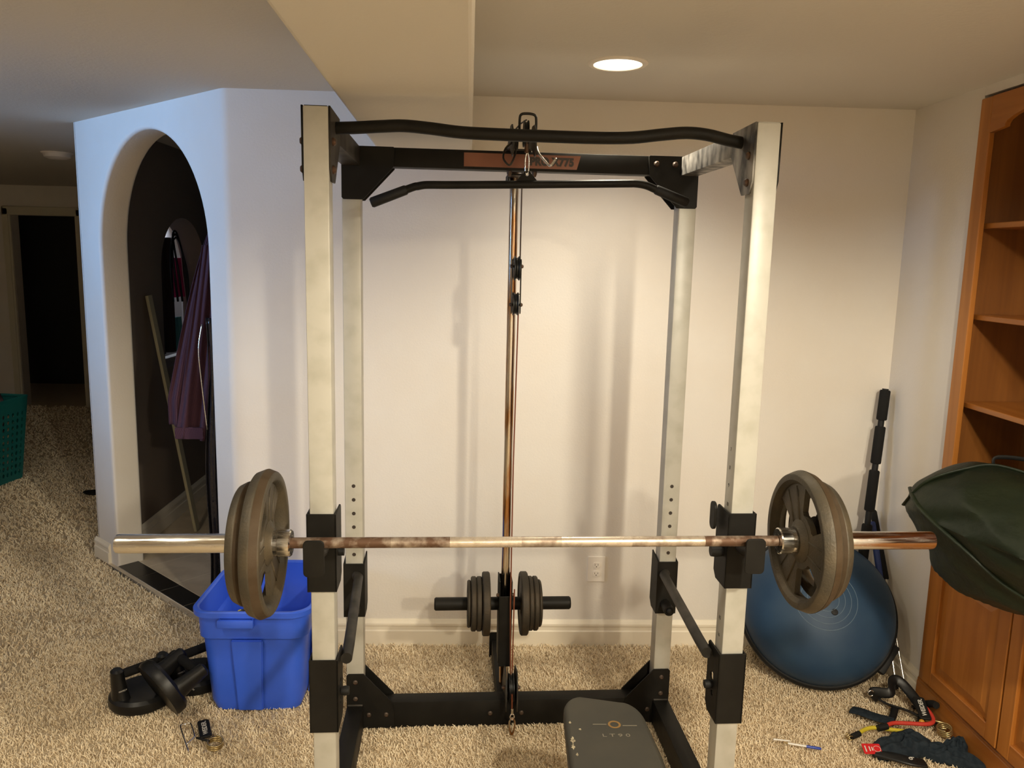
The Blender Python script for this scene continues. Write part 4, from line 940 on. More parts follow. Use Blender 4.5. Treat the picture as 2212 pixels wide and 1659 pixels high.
# ================================================================== GREEN TARP BUNDLE on the cabinet top
tp = thing('tarp_bundle', 'large dark green tarp bundle resting on the bookcase ledge by the barbell end', 'tarp', (1.80, 2.35, 0.9))
def bundle(c, rx, ry, rz, n=64, m=40, seed=0, tilt=0.0):
    bm = bmesh.new(); R = []
    for i in range(m + 1):
        v = -PI / 2 + PI * i / m; row = []
        for k in range(n):
            u = 2 * PI * k / n
            cx = math.copysign(abs(math.cos(v)) ** 0.75, 1) * math.copysign(abs(math.cos(u)) ** 0.7, math.cos(u))
            cy = math.copysign(abs(math.cos(v)) ** 0.75, 1) * math.copysign(abs(math.sin(u)) ** 0.8, math.sin(u))
            cz = math.copysign(abs(math.sin(v)) ** 0.8, math.sin(v))
            f = 1 + 0.035 * math.sin(5 * u + 3 * v + seed) + 0.03 * math.sin(9 * u - 4 * v + seed * 2) + 0.02 * math.sin(17 * u + 7 * v) + 0.012 * math.sin(29 * u + 11 * v)
            row.append(bm.verts.new((c[0] + rx * cx * f, c[1] + ry * cy * f, c[2] + rz * cz * f - tilt * cx * rx)))
        R.append(row)
    for i in range(m):
        for k in range(n): bm.faces.new((R[i][k], R[i][(k + 1) % n], R[i + 1][(k + 1) % n], R[i + 1][k]))
    bmesh.ops.remove_doubles(bm, verts=bm.verts, dist=0.001); bmesh.ops.recalc_face_normals(bm, faces=bm.faces); return bm
def tarp_body():
    bm = bmesh.new()
    base = [(1.452, .974), (1.468, 1.02), (1.50, 1.062), (1.58, 1.105), (1.67, 1.137), (1.78, 1.120), (1.90, 1.09), (2.03, 1.05), (2.10, .92), (2.07, .765), (1.93, .752), (1.850, .752), (1.826, .700), (1.76, .676),
            (1.69, .690), (1.62, .712), (1.572, .745), (1.545, .80), (1.512, .861), (1.475, .92)]
    cx, cz = 1.80, 0.90
    ys = [2.70, 2.67, 2.60, 2.50, 2.40, 2.30, 2.20, 2.08, 1.96, 1.88, 1.85]; sc = [0.30, 0.62, 0.90, 1.0, 0.99, 0.95, 0.88, 0.78, 0.66, 0.45, 0.2]; sh = [0, 0, 0, 0, 0.0, 0.01, 0.02, 0.03, 0.04, 0.05, 0.05]
    fine = catmull([(x - cx, z - cz, 0) for x, z in base] + [(base[0][0] - cx, base[0][1] - cz, 0)], 5)[:-1]; n = len(fine)
    ysf = catmull([(y, s_, h_) for y, s_, h_ in zip(ys, sc, sh)], 5); R = []
    for j, q in enumerate(ysf):
        row = []
        for k, p in enumerate(fine):
            a_ = 2 * PI * k / n; y = q.x
            w1_ = abs(math.sin(1.6 * a_ + 5 * y + 0.6)); w2_ = abs(math.sin(3.3 * a_ - 9 * y)); w3_ = math.sin(11 * a_ + 23 * y)
            f = q.y * (0.985 + 0.050 * w1_ ** 0.6 - 0.035 * w2_ ** 0.5 + 0.008 * w3_)
            row.append((cx + p.x * f + q.z - 1.80, y - 2.35 + 0.02 * (w2_ - 0.5), cz + p.y * f - 0.9))
        R.append(row)
    V = [[bm.verts.new(p) for p in row] for row in R]
    for j in range(len(V) - 1):
        for k in range(n): bm.faces.new((V[j][k], V[j][(k + 1) % n], V[j + 1][(k + 1) % n], V[j + 1][k]))
    bm.faces.new(list(reversed(V[0]))); bm.faces.new(V[-1]); bmesh.ops.recalc_face_normals(bm, faces=bm.faces); return bm, R
tbm, TR = tarp_body()
body = obj('cover', tbm, M_tarp, tp, smooth='auto')
nk = len(TR[0]); nj = len(TR)
def tpt(fj, fk, out=1.01):
    j = min(nj - 1, max(0, int(fj * (nj - 1)))); k = int(fk * nk) % nk; p = TR[j][k]; return (p[0] * out, p[1], p[2] * out)
obj('folded_hem', tube(catmull([tpt(0.20, 0.06), tpt(0.32, 0.03), tpt(0.42, 0.99), tpt(0.52, 0.94), tpt(0.60, 0.88), tpt(0.68, 0.84), tpt(0.76, 0.80)], 6), 0.009, 12, flat=(1.0, 0.6, (0, 0, 1))), M_tarp, tp, smooth=True)
obj('folded_hem', tube(catmull([tpt(0.22, 0.99), tpt(0.30, 0.10), tpt(0.33, 0.16), tpt(0.36, 0.21), tpt(0.40, 0.27)], 6), 0.009, 12, flat=(1.0, 0.6, (0, 0, 1))), M_tarp, tp, smooth=True)
h0 = Vector(tpt(0.34, 0.21, 0.99)); h1 = Vector(tpt(0.34, 0.31, 0.99))
obj('carry_handle', tube(catmull([h0, h0 + Vector((0.01, 0, 0.028)), (h0 + h1) / 2 + Vector((0.0, 0, 0.045)), h1 + Vector((-0.005, 0, 0.03)), h1], 6), 0.008, 8, flat=(1.0, 0.4, (0, 0, 1))), M_rubber, tp, smooth=True)

# ================================================================== LEFT CLUTTER: push-up stands
def pushup(label, loc, rot, h=1.0, sub=None):
    t = thing('push_up_stand', label, 'push-up stand', loc, rot=rot, group='push-up stands by the tote')
    R = 0.115
    obj('turntable', lathe([(0.0, 0.0), (R, 0.0), (R + 0.006, 0.012), (R + 0.004, 0.038), (R - 0.008, 0.050), (R * 0.8, 0.048), (R * 0.45, 0.038), (0.0, 0.036)], 56, 'Z'), M_plasticblk, t, smooth='auto')
    for s in (-1, 1):
        pr = [(s * (R - 0.012) + d * 0.024 * c, w_, 0.0) for d, w_, c in ()]
        b = bmesh.new(); rings = []
        for (z, rx, ry, cx) in ((0.030, 0.034, 0.046, R - 0.036), (0.080, 0.028, 0.036, R - 0.032), (0.125, 0.025, 0.031, R - 0.028), (0.158, 0.023, 0.028, R - 0.026), (0.166, 0.015, 0.018, R - 0.026)):
            rings.append([(s * cx + rx * math.cos(2 * PI * k / 24), ry * math.sin(2 * PI * k / 24), z) for k in range(24)])
        up = obj('upright', loft(rings), M_plasticblk, t, smooth='auto')
        if s < 0:
            obj('maker_mark', text_mesh('PERFECT', 0.008, 0.0004, basis((s * (R - 0.030), -0.0375, 0.088), (1, 0, 0), (0, 0.12, 1))), M_inkw, up)
    obj('grip', tube([(-R + 0.035, 0, 0.138), (-0.05, 0, 0.138), (0.05, 0, 0.138), (R - 0.035, 0, 0.138)], [0.0165, 0.0185, 0.0185, 0.0165], 20), M_foam, t, smooth='auto')
    return t
pushup('black push-up stand with a raised bar grip, leftmost on the carpet', (-1.318, 2.985, 0.0), (0, 0, math.radians(46)))
pushup('black push-up stand half hidden behind the blue tote\'s left edge', (-1.150, 3.125, 0.0), (0, 0, math.radians(48)))
pushup('black push-up stand tipped on its side between tote and other stand', (-1.205, 2.865, 0.108), Vector((0.62, 0.62, 0.42)).to_track_quat('Z', 'Y').to_euler())
# hinge spring collars, tag, clip
def coil(parent, name, c, r, n, pitch, m, axis=(1, 0, 0), wr=0.0026, tails=True):
    A = Vector(axis).normalized(); U = A.orthogonal().normalized(); V = A.cross(U); P = []
    N = int(n * 24)
    for k in range(N + 1):
        a = 2 * PI * k / 24; P.append(A * (pitch * k / 24 - pitch * n / 2) + U * r * math.cos(a) + V * r * math.sin(a))
    if tails:
        P = [P[0] + (U * 0.03)] + P + [P[-1] + U * 0.03 + V * 0.01]
    return obj(name, tube(P, wr, 8), m, parent, smooth=True)
t = thing('spring_collar', 'small brassy spring collar on the carpet in front of the blue tote', 'spring collar', (-0.925, 2.66, 0.022), group='spring collars on the floor'); coil(t, 'coil', 0, 0.0265, 3.2, 0.0075, M_brass, (0.15, -0.12, 1), 0.0034, False)
obj('lever', tube([(-0.02, 0.0, 0.01), (-0.06, 0.02, 0.006), (-0.075, 0.03, 0.004)], 0.004, 8), M_rubber, t, smooth=True)
t = thing('spring_collar', 'brassy spring collar lying by the bookcase base', 'spring collar', (1.808, 2.735, 0.022), group='spring collars on the floor'); coil(t, 'coil', 0, 0.0250, 3.6, 0.0085, M_brass, (-0.3, -0.1, 1), 0.0034, False)
obj('lever', tube([(0.01, 0.01, 0.02), (-0.02, 0.04, 0.015), (-0.045, 0.055, 0.004)], 0.004, 8), M_brass, t, smooth=True)
t = thing('snap_hook_clip', 'thin steel snap clip lying on the carpet below the push-up stands', 'clip', (-1.045, 2.70, 0.012), rot=(math.radians(-4), 0, math.radians(15)))
obj('wire', tube(catmull([(0.018, -0.085, -0.004), (-0.004, 0.0, 0.004), (-0.024, 0.085, 0.008), (-0.018, 0.100, 0.008), (0.004, 0.103, 0.008), (0.013, 0.09, 0.008), (0.030, 0.01, 0.006), (0.028, -0.005, 0.004), (0.008, -0.035, 0.001)], 5), 0.0028, 8), M_chrome, t, smooth=True)
def strap_tag(label, loc, rz, rx=0.0, with_strap=False):
    t = thing('strap_tag', label, 'strap tag', loc, rot=(rx, 0, rz), group='brand-lettered strap tags')
    tb_ = obj('tab', shape([rrect(-0.021, 0.021, -0.058, 0.058, 0.009)], 0.008, 0.0025, None, 3), M_rubber, t, smooth='auto')
    obj('printed_text', text_mesh('WEIDER.', 0.024, 0.0006, basis((0.001, 0.002, 0.0044), (0, 1, 0), (-1, 0, 0)), bold=0.0004, sx=0.98), M_inkw, tb_)
    return t
strap_tag('black rubber tag reading WEIDER on the carpet beside the push-up stands', (-1.000, 2.770, 0.010), math.radians(24))
# ================================================================== RIGHT CLUTTER
strap_tag('black tag reading WEIDER on the strap heap by the bookcase', (1.772, 2.835, 0.052), math.radians(-14), math.radians(14))
an = thing('ankle_strap', 'black ankle strap looped upright in the heap by the bookcase', 'strap', (1.715, 2.89, 0.0))
lp = catmull([(-0.055, 0.06, 0.02), (-0.075, 0.075, 0.045), (-0.02, 0.045, 0.06), (0.005, 0.085, 0.085), (0.035, 0.09, 0.088), (0.062, 0.05, 0.062), (0.075, -0.03, 0.030), (0.065, -0.075, 0.018), (0.02, -0.02, 0.020), (-0.03, 0.03, 0.016), (-0.055, 0.06, 0.02)], 6)
obj('band', tube(lp, 0.020, 12, flat=(0.28, 1.0, (0, 0, 1))), M_plasticblk, an, smooth=True)
obj('d_ring', tube([(-0.085 + 0.012 * math.cos(a), 0.072, 0.042 + 0.012 * math.sin(a)) for a in [2 * PI * k / 20 for k in range(20)]], 0.0028, 8, closed=True), M_chrome, an, smooth=True)
obj('tail_strap', tube(catmull([(-0.02, 0.0, 0.022), (-0.05, -0.045, 0.018), (-0.10, -0.11, 0.014)], 6), 0.014, 10, flat=(1.0, 0.25, (0, 0, 1), 1)), M_plasticblk, an, smooth=True)
rt = thing('resistance_tube', 'red and yellow resistance tube curled on the carpet by the knit heap', 'resistance tube', (1.60, 2.74, 0.0))
obj('red_section', tube(catmull([(0.185, 0.145, 0.055), (0.195, 0.085, 0.045), (0.185, 0.035, 0.036), (0.15, 0.015, 0.034), (0.08, 0.02, 0.034), (0.02, 0.022, 0.034), (-0.025, 0.002, 0.032)], 7), 0.0078, 12), M_red, rt, smooth='auto')
obj('yellow_section', tube(catmull([(-0.135, -0.02, 0.018), (-0.10, 0.0, 0.022), (-0.06, 0.008, 0.024), (0.0, -0.002, 0.022), (0.06, -0.008, 0.018)], 7), 0.0075, 12), M_yellow, rt, smooth='auto')
obj('handle_end', tube([(-0.132, -0.02, 0.018), (-0.17, -0.036, 0.014)], 0.011, 12), M_rubber, rt, smooth='auto')
obj('end_coil', tube([(-0.175 - 0.012 * math.cos(a), -0.045 + 0.001 * k, 0.012 + 0.010 * math.sin(a)) for k, a in enumerate([2 * PI * k / 10 for k in range(24)])], 0.002, 6), M_brass, rt, smooth=True)
obj('joint_sleeve', tube([(-0.055, -0.006, 0.030), (-0.015, 0.002, 0.034)], 0.0125, 12), M_rubber, rt, smooth='auto')
obj('end_ball', lathe([(0.011 * math.sin(PI * k / 10), 0.011 * math.cos(PI * k / 10)) for k in range(11)], 16, 'Z', Matrix.Translation((0.140, 0.035, 0.030))), M_orange, rt, smooth=True)
def heap(name, label, cat, loc, r, m, seed, rz=0.0, group=None):
    """a crumpled cloth lying flat on the carpet"""
    t = thing(name, label, cat, loc, rz, group)
    bm = bmesh.new(); n, mm = 56, 20; R = []
    for i in range(mm + 1):
        v = PI / 2 * i / mm; row = []
        for k in range(n):
            u = 2 * PI * k / n
            f = 1 + 0.16 * math.sin(2 * u + seed) + 0.12 * math.sin(3 * u - seed * 2) + 0.05 * math.sin(7 * u + seed)
            w_ = 1 + 0.14 * math.sin(4 * u + 5 * v + seed) + 0.10 * math.sin(7 * u - 6 * v)
            row.append(bm.verts.new((r[0] * f * math.cos(v) ** 0.8 * math.cos(u) if v < PI / 2 - 1e-6 else 0, r[1] * f * math.cos(v) ** 0.8 * math.sin(u) if v < PI / 2 - 1e-6 else 0, r[2] * math.sin(v) ** 0.8 * w_ - 0.006)))
        R.append(row)
    for i in range(mm):
        for k in range(n): bm.faces.new((R[i][k], R[i][(k + 1) % n], R[i + 1][(k + 1) % n], R[i + 1][k]))
    bm.faces.new(list(reversed(R[0])))
    bmesh.ops.remove_doubles(bm, verts=bm.verts, dist=0.0008); bmesh.ops.recalc_face_normals(bm, faces=bm.faces)
    obj('cloth', bm, m, t, smooth=True)
    return t
hg = heap('knit_glove', 'dark blue-grey knit bundle lying in front of the red tube', 'glove', (1.605, 2.655, 0.0), (0.115, 0.072, 0.052), M_navy, 1.0, 0.2)
heap('knit_wrap', 'dark blue-grey crumpled knit wrap nearest the bookcase plinth', 'wrap', (1.735, 2.60, 0.0), (0.105, 0.050, 0.040), M_navy, 2.3, -0.5)
heap('knit_ball', 'rounded dark blue-grey knit lump against the bookcase plinth', 'wrap', (1.795, 2.635, 0.0), (0.046, 0.040, 0.052), M_navy, 0.4)
wr = thing('wrist_strap', 'flat dark blue-grey strap pointing left out of the heap', 'strap', (1.535, 2.84, 0.006))
obj('band', tube(catmull([(-0.015, 0.055, 0.004), (0.01, 0.03, 0.010), (0.05, -0.01, 0.012), (0.11, -0.04, 0.010)], 6), 0.030, 12, flat=(1.0, 0.22, (0, 0, 1), 1)), M_navy, wr, smooth=True)
nb = thing('numbered_strap', 'black fabric strap with a pale 6 at the front of the knit heap', 'strap', (1.570, 2.565, 0.0))
bd = obj('band', tube(catmull([(-0.10, 0.045, 0.014), (-0.05, 0.01, 0.020), (0.0, -0.02, 0.022), (0.05, -0.025, 0.016)], 6), 0.026, 12, flat=(1.0, 0.35, (0, 0, 1), 1)), M_plasticblk, nb, smooth=True)
obj('printed_number', text_mesh('6', 0.034, 0.0008, Matrix.Translation((0.003, -0.018, 0.0325)) @ Matrix.Rotation(math.radians(-60), 4, 'Z')), M_inkw, bd)
rtg = thing('red_hang_tag', 'small red tag with white print at the left of the knit heap', 'tag', (1.462, 2.612, 0.026), rot=(math.radians(18), math.radians(-4), math.radians(-8)))
tg = obj('card', shape([rrect(-0.032, 0.032, -0.022, 0.022, 0.004)], 0.0015, 0.0002), M_redtag, rtg)
pr = [shape([circle(0.018, 0.0, 0.013, 24), circle(0.018, 0.0, 0.0118, 24)], 0.0004, 0, Matrix.Translation((0, 0, 0.0009)))]
for (x, w_) in ((-0.022, 0.013), (-0.008, 0.010), (0.001, 0.008)):
    pr.append(shape([rrect(x - 0.002, x + 0.002, -w_, w_, 0.0008)], 0.0004, 0, Matrix.Translation((0, 0, 0.0009))))
obj('white_print', join_bm(*pr), M_inkw, tg)
hd = thing('handle_grip', 'black oval handle grip against the bookcase plinth', 'handle', (1.822, 2.885, 0.0))
obj('grip', tube(catmull([(0.0, 0.03, 0.018), (0.0, 0.0, 0.040), (0.0, -0.035, 0.062), (0.0, -0.06, 0.070)], 5), 0.014, 14), M_foam, hd, smooth='auto')
mb = thing('door_anchor_bar', 'short steel-ended black bar lying beside the bookcase plinth', 'bar', (1.80, 2.80, 0.012), math.radians(-25))
obj('bar', tube([(-0.055, 0, 0.002), (0.02, 0, 0.002)], 0.0105, 14), M_blackside, mb, smooth='auto')
obj('steel_end', tube([(0.015, 0, 0.002), (0.052, 0, 0.002)], 0.0085, 14), M_brass, mb, smooth='auto')
sb_ = thing('strap_buckle', 'small dark steel buckle bar behind the WEIDER tag', 'buckle', (1.80, 2.90, 0.012), math.radians(5))
obj('bar', box(-0.03, 0.025, -0.009, 0.009, 0.0, 0.012, 0.003), M_blackside, sb_)
pn = thing('ballpoint_pen', 'blue and clear ballpoint pen on the carpet right of the rack', 'pen', (1.215, 2.655, 0.012), math.radians(-17))
obj('barrel', tube([(-0.045, 0, 0), (0.025, 0, 0)], 0.0038, 12), M_penclear, pn, smooth='auto')
obj('cap', tube([(0.020, 0, 0), (0.066, 0, 0), (0.072, 0, 0)], [0.0050, 0.0050, 0.003], 12), M_penblue, pn, smooth='auto')
obj('tip', tube([(-0.045, 0, 0), (-0.062, 0, 0)], [0.0034, 0.001], 10), M_brass, pn, smooth='auto')
pw = thing('white_stick', 'thin white stick on the carpet left of the pen', 'stick', (1.155, 2.685, 0.014), math.radians(-10))
obj('stick', tube([(-0.03, 0, 0), (0.03, 0, 0)], [0.0035, 0.0025], 10), M_penclear, pw, smooth='auto')

# ================================================================== BEHIND THE ARCH
pk = thing('leaning_board', 'long pale narrow board leaning against the hall wall inside the archway', 'board', (-1.79, 4.97, 0.0))
d = Vector((-0.205, -0.08, 1.50)); 
mtx = basis((0, 0, 0), (0.0, 1.0, 0.05), d)
obj('board', shape([rrect(-0.03, 0.03, 0.0, d.length, 0.004)], 0.018, 0.002, mtx), M_plank, pk, smooth='auto')
# striped shirt: a hanging sheet folded over a hanger, sleeve with cuff
shx = thing('striped_shirt', 'plum shirt with pale stripes hanging inside the archway', 'shirt', (-1.45, 4.0, 0.0))
def cloth_sheet(xl, xr, zt, zb_, dep, folds, ph, nx=40, nz=50, yb=0.0):
    """xl/xr: functions of t (0 top ..1 bottom) giving left/right edges"""
    bm = bmesh.new(); uvl = bm.loops.layers.uv.new('UVMap'); G = []
    for j in range(nz + 1):
        t = j / nz; row = []
        for i in range(nx + 1):
            s = i / nx; x = xl(t) + (xr(t) - xl(t)) * s
            y = yb + dep * (math.sin(folds * PI * s + ph + 0.8 * t) * (0.3 + 0.7 * t)) + 0.3 * dep * math.sin(folds * 2.3 * PI * s - 2 * t)
            row.append(bm.verts.new((x, y, zt(s) + (zb_(s) - zt(s)) * t)))
        G.append(row)
    for j in range(nz):
        for i in range(nx):
            f = bm.faces.new((G[j][i], G[j][i + 1], G[j + 1][i + 1], G[j + 1][i])); f.smooth = True
            for l, (a, b) in zip(f.loops, ((i, j), (i + 1, j), (i + 1, j + 1), (i, j + 1))): l[uvl].uv = (a / nx, 1 - b / nz)
    return bm
lx = lambda t: 0.13 - 0.245 * min(1, t * 1.15) ** 0.8
rx = lambda t: 0.20
o = obj('body', cloth_sheet(lx, rx, lambda s: 1.90 - 0.02 * (1 - s), lambda s: 0.90 - 0.02 * s, 0.022, 6, 0.4), M_shirt, shx); o.modifiers.new('s', 'SOLIDIFY').thickness = 0.003
o = obj('sleeve', cloth_sheet(lambda t: 0.105 - 0.165 * t, lambda t: 0.20 - 0.11 * t, lambda s: 1.80, lambda s: 0.855 - 0.02 * s, 0.020, 3, 1.0, yb=-0.055), M_shirt, shx); o.modifiers.new('s', 'SOLIDIFY').thickness = 0.003
obj('cuff', shape([rrect(-0.052, 0.088, 0.845, 0.905, 0.008)], 0.012, 0.003, basis((0, -0.075, 0), (1, 0, 0), (0, 0, 1))), M_shirt, shx, smooth='auto')
gb = thing('garment_bag', 'shiny black plastic garment bag hanging against the right arch jamb', 'bag', (-1.30, 3.93, 0.0))
bmg = cloth_sheet(lambda t: -0.035 - 0.035 * t + 0.01 * math.sin(9 * t), lambda t: 0.10, lambda s: 1.45, lambda s: 0.015, 0.018, 5, 0.2)
o = obj('sheet', bmg, M_bagblk, gb); o.modifiers.new('s', 'SOLIDIFY').thickness = 0.004
obj('hanging_cord', tube(catmull([(-0.045, -0.02, 1.42), (-0.062, -0.03, 1.30), (-0.055, -0.03, 1.15), (-0.035, -0.03, 0.9)], 6), 0.0035, 8), M_chrome, gb, smooth=True)
# things seen through the second opening
cs = thing('hanging_clothes', 'pink cloth hanging in the closet seen through the archway', 'cloth', (-2.19, 5.86, 0))
b = cloth_sheet(lambda t: -0.07 - 0.05 * math.sin(PI * t), lambda t: 0.08 + 0.02 * t, lambda s: 1.72, lambda s: 1.44, 0.014, 3, 0); bmesh.ops.rotate(b, cent=(0, 0, 0), matrix=Matrix.Rotation(math.radians(80), 3, 'Z'), verts=b.verts)
o = obj('cloth', b, M_pink, cs); o.modifiers.new('s', 'SOLIDIFY').thickness = 0.004
for (lab, loc, zt, zb2, wdt, m_, nm) in (('dark brown garment hanging in the closet left of the pink cloth', (-2.19, 5.64, 0), 1.86, 1.06, 0.12, M_brown, 'hanging_garment'),
                                  ('pale teal folded towel low in the closet behind the arch', (-2.18, 5.80, 0), 1.30, 1.06, 0.07, M_tealcloth, 'folded_towel')):
    t = thing(nm, lab, 'garment' if 'gar' in nm else 'towel', loc)
    b = cloth_sheet(lambda t_: -wdt, lambda t_: wdt, lambda s: zt, lambda s: zb2, 0.018, 4, 0.5); bmesh.ops.rotate(b, cent=(0, 0, 0), matrix=Matrix.Rotation(math.radians(80), 3, 'Z'), verts=b.verts)
    o = obj('cloth', b, m_, t); o.modifiers.new('s', 'SOLIDIFY').thickness = 0.006
hn = thing('clothes_hangers', 'cluster of black plastic hangers hooked at the second opening', 'hanger', (-2.13, 5.74, 0))
for k in range(3):
    hp = [(0.02 * k, -0.10 + 0.03 * k, 1.42), (0.02 * k, -0.13 + 0.02 * k, 1.62), (0.0, -0.10 + 0.02 * k, 1.80 + 0.03 * k), (0.0, 0.0, 1.86 + 0.02 * k), (0.0, 0.09, 1.78), (0.01 * k, 0.13, 1.60), (0.02, 0.13, 1.35)]
    obj('hanger', tube(catmull(hp, 6), 0.008, 8), M_plasticblk, hn, smooth=True)
ld = bpy.data.lights.new('closet_fill', 'AREA'); ld.size = 0.2; ld.energy = 4.0; ld.color = (0.62, 0.74, 1.0)  # added bluish fill light that brightens the closet; no window is modelled
lo = bpy.data.objects.new('closet_fill_lamp', ld); link(lo); lo.location = (-2.31, 6.2, 2.1); lo.rotation_euler = (Vector((-2.31, 5.6, 1.4)) - lo.location).to_track_quat('-Z', 'Y').to_euler()
struct(obj('trim_9', box(-2.25, -2.19, n0, n1, 0.99, 1.02, 0.002), M_trim))

# ================================================================== LEFT ROOM
lbk = thing('laundry_basket', 'tall teal plastic laundry hamper with round holes at the left edge', 'hamper', (-3.775, 6.02, 0.0), math.radians(-8))
def hamper():
    bm = bmesh.new(); nx, nz = 1, 1
    parts = []
    z0, z1 = 0.0, 0.64; w0, w1, d0, d1 = 0.215, 0.275, 0.16, 0.20
    for (pa, pb, qa, qb) in (((-w0, -d0), (w0, -d0), (-w1, -d1), (w1, -d1)), ((w0, -d0), (w0, d0), (w1, -d1), (w1, d1)), ((w0, d0), (-w0, d0), (w1, d1), (-w1, d1)), ((-w0, d0), (-w0, -d0), (-w1, d1), (-w1, -d1))):
        L = math.hypot(pb[0] - pa[0], pb[1] - pa[1]); L1_ = math.hypot(qb[0] - qa[0], qb[1] - qa[1])
        ncol = 10 if L > 0.4 else 7
        holes = []
        for c in range(ncol):
            for r in range(10):
                u = (c + 0.5) / ncol - 0.5; v = (r + 1.2) / 12.6; Lr = (L + (L1_ - L) * v) * 0.9
                holes.append([(u * Lr + 0.0125 * math.cos(a), v * 0.64 + 0.0165 * math.sin(a)) for a in [2 * PI * k / 12 for k in range(12)]])
        outl = [(-L / 2, 0), (L / 2, 0), (L1_ / 2, 0.64), (-L1_ / 2, 0.64)]
        c0 = Vector(((pa[0] + pb[0]) / 2, (pa[1] + pb[1]) / 2, 0)); c1 = Vector(((qa[0] + qb[0]) / 2, (qa[1] + qb[1]) / 2, 0.64))
        xa = Vector((pb[0] - pa[0], pb[1] - pa[1], 0))
        parts.append(shape([outl] + holes, 0.004, 0, basis(c0, xa, c1 - c0)))
    return join_bm(*parts)
obj('side_wall', hamper(), M_teal, lbk)
obj('base', box(-0.21, 0.21, -0.155, 0.155, 0.0, 0.008, 0.002), M_teal, lbk)
obj('rim', tube([(x, y, z) for x, y, z in [(-0.27, -0.195, 0.64), (0.27, -0.195, 0.625), (0.27, 0.195, 0.64), (-0.27, 0.195, 0.64)]], 0.012, 10, closed=True), M_teal, lbk, smooth='auto')
lnd = thing('laundry_pile', 'dark mixed laundry heaped in the teal hamper', 'laundry', (-3.775, 6.02, 0.42), math.radians(-8))
hb = bundle((0, 0, 0.1), 0.20, 0.14, 0.20, 48, 24, 1.3)
obj('cloth', hb, M_darkcloth, lnd, smooth=True)
sp_ = thing('slipper', 'black slipper on the carpet beside the left end of the arch wall', 'slipper', (-2.745, 5.735, 0.0), math.radians(-4))
obj('sole', lathe([(0.0, 0.0), (0.9, 0.0), (1.0, 0.15), (0.95, 0.3), (0.0, 0.34)], 36, 'Z', Matrix.Diagonal((0.135, 0.05, 0.06, 1))), M_rubber, sp_, smooth='auto')
obj('upper', lathe([(0.0, 1.0), (0.5, 0.86), (0.85, 0.5), (1.0, 0.0), (0, 0)], 36, 'Z', Matrix.Translation((0.04, 0, 0.012)) @ Matrix.Diagonal((0.085, 0.047, 0.045, 1))), M_rubber, sp_, smooth='auto')

# ================================================================== CARPET PILE (frieze yarn tufts)
M_pile = bpy.data.materials.new('frieze_yarn'); M_pile.use_nodes = True
nt = M_pile.node_tree; b = nt.nodes['Principled BSDF']; b.inputs['Roughness'].default_value = 0.95; b.inputs['Specular IOR Level'].default_value = 0.1
at = nt.nodes.new('ShaderNodeAttribute'); at.attribute_name = 'yarn'; at.attribute_type = 'GEOMETRY'
rp = nt.nodes.new('ShaderNodeValToRGB'); rp.color_ramp.elements[0].color = (0.28, 0.19, 0.105, 1); rp.color_ramp.elements[1].color = (1.0, 0.88, 0.66, 1); rp.color_ramp.elements[1].position = 0.9
k_ = rp.color_ramp.elements.new(0.35); k_.color = (0.84, 0.69, 0.48, 1)
nt.links.new(at.outputs['Fac'], rp.inputs[0]); nt.links.new(rp.outputs[0], b.inputs['Base Color'])
def in_floor(x, y):
    ok = (x < XR - 0.03) & (y > 1.3)
    ok &= ~((x > XC) & (y > D - 0.012))
    s = (x - A2.x) * T2.x + (y - A2.y) * T2.y; nrm = (x - A2.x) * N2.x + (y - A2.y) * N2.y
    ok &= ~((nrm < 0.03) & (s > -0.5) & (s < LW + 0.02) & (x < XC + 0.02))
    ok &= ~((x > -2.22) & (x < XC) & (nrm < 0.03)); ok &= ~((x > -2.24) & (y > 4.6))
    ok &= ~((x > tx0 + 0.06) & (x < tx1 - 0.06) & (y > ty0 + 0.07) & (y < ty1 - 0.06))
    return ok
def scatter(x0, x1, y0, y1, dens):
    n = int((x1 - x0) * (y1 - y0) * dens); x = rng.uniform(x0, x1, n); y = rng.uniform(y0, y1, n)
    k = in_floor(x, y); return x[k], y[k]
zones = [(-1.7, 1.86, 1.75, 2.6, 17000, 0.0019), (-1.9, 1.86, 2.6, 3.5, 15000, 0.0020), (-3.2, -0.9, 3.5, 4.7, 7500, 0.0028), (-2.6, -1.7, 2.6, 3.5, 6000, 0.0028), (-4.6, -2.2, 4.7, 6.8, 3600, 0.0040), (-5.8, -2.2, 6.8, 9.1, 1200, 0.0065)]
X_, Y_, W_ = [], [], []
for z in zones:
    x, y = scatter(*z[:5]); X_.append(x); Y_.append(y); W_.append(np.full(len(x), z[5]))
X_ = np.concatenate(X_); Y_ = np.concatenate(Y_); W_ = np.concatenate(W_); n = len(X_)
ang = rng.uniform(0, 2 * PI, n); lean = rng.uniform(0.15, 1.0, n) * 0.016 * (W_ / 0.002) ** 0.6; hgt = rng.uniform(0.011, 0.021, n) * (W_ / 0.002) ** 0.2; curl = rng.uniform(-0.9, 0.9, n)
K, S = 4, 3
P = np.zeros((n, K, 3))
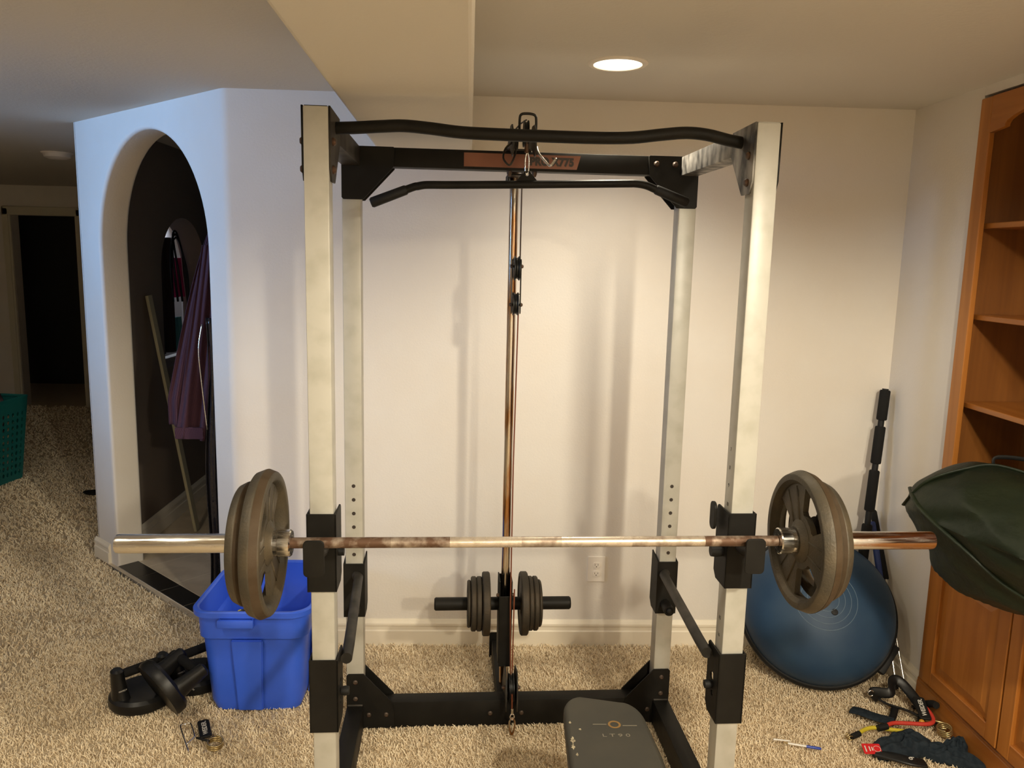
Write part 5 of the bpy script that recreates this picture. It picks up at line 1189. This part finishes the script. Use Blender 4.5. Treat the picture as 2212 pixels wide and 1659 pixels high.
for k in range(K):
    t = k / (K - 1)
    aa = ang + curl * t
    P[:, k, 0] = X_ + np.cos(aa) * lean * t ** 1.3; P[:, k, 1] = Y_ + np.sin(aa) * lean * t ** 1.3; P[:, k, 2] = GZ - 0.001 + hgt * (t - 0.25 * t * t) * 1.2
sd_ = np.array([[math.cos(2 * PI * j / S), math.sin(2 * PI * j / S)] for j in range(S)])
V = np.zeros((n, K, S, 3)); rad = [0.9, 1.0, 0.95, 0.45]
for k in range(K):
    for j in range(S):
        V[:, k, j, 0] = P[:, k, 0] + sd_[j, 0] * W_ * rad[k]; V[:, k, j, 1] = P[:, k, 1] + sd_[j, 1] * W_ * rad[k]; V[:, k, j, 2] = P[:, k, 2] + (0.0006 * (j == 0))
V = V.reshape(-1, 3); base = (np.arange(n) * K * S)[:, None]
quads = []
for k in range(K - 1):
    for j in range(S):
        j2 = (j + 1) % S; quads.append([k * S + j, k * S + j2, (k + 1) * S + j2, (k + 1) * S + j])
quads = np.array(quads); tri = np.array([(K - 1) * S + j for j in range(S)])
nq = len(quads)
loops = np.concatenate([(base[:, :, None] + quads[None]).reshape(n, -1), base + tri[None]], axis=1).ravel()
starts1 = np.concatenate([np.arange(nq) * 4, [nq * 4]]); per = nq * 4 + S
starts = ((np.arange(n) * per)[:, None] + starts1[None]).ravel()
me = bpy.data.meshes.new('carpet_pile'); me.vertices.add(len(V)); me.vertices.foreach_set('co', V.ravel())
me.loops.add(len(loops)); me.loops.foreach_set('vertex_index', loops.astype(np.int32)); me.polygons.add(len(starts)); me.polygons.foreach_set('loop_start', starts.astype(np.int32))
me.update(calc_edges=True)
yarn = rng.beta(2.0, 1.6, n); at_ = me.attributes.new('yarn', 'FLOAT', 'POINT'); at_.data.foreach_set('value', np.repeat(yarn, K * S).astype(np.float32))
me.polygons.foreach_set('use_smooth', np.ones(len(starts), dtype=bool))
me.materials.append(M_pile)
cp = bpy.data.objects.new('carpet_pile', me); C.objects.link(cp)
tag(cp, 'beige shag carpet pile covering the whole floor', 'carpet', kind='stuff')
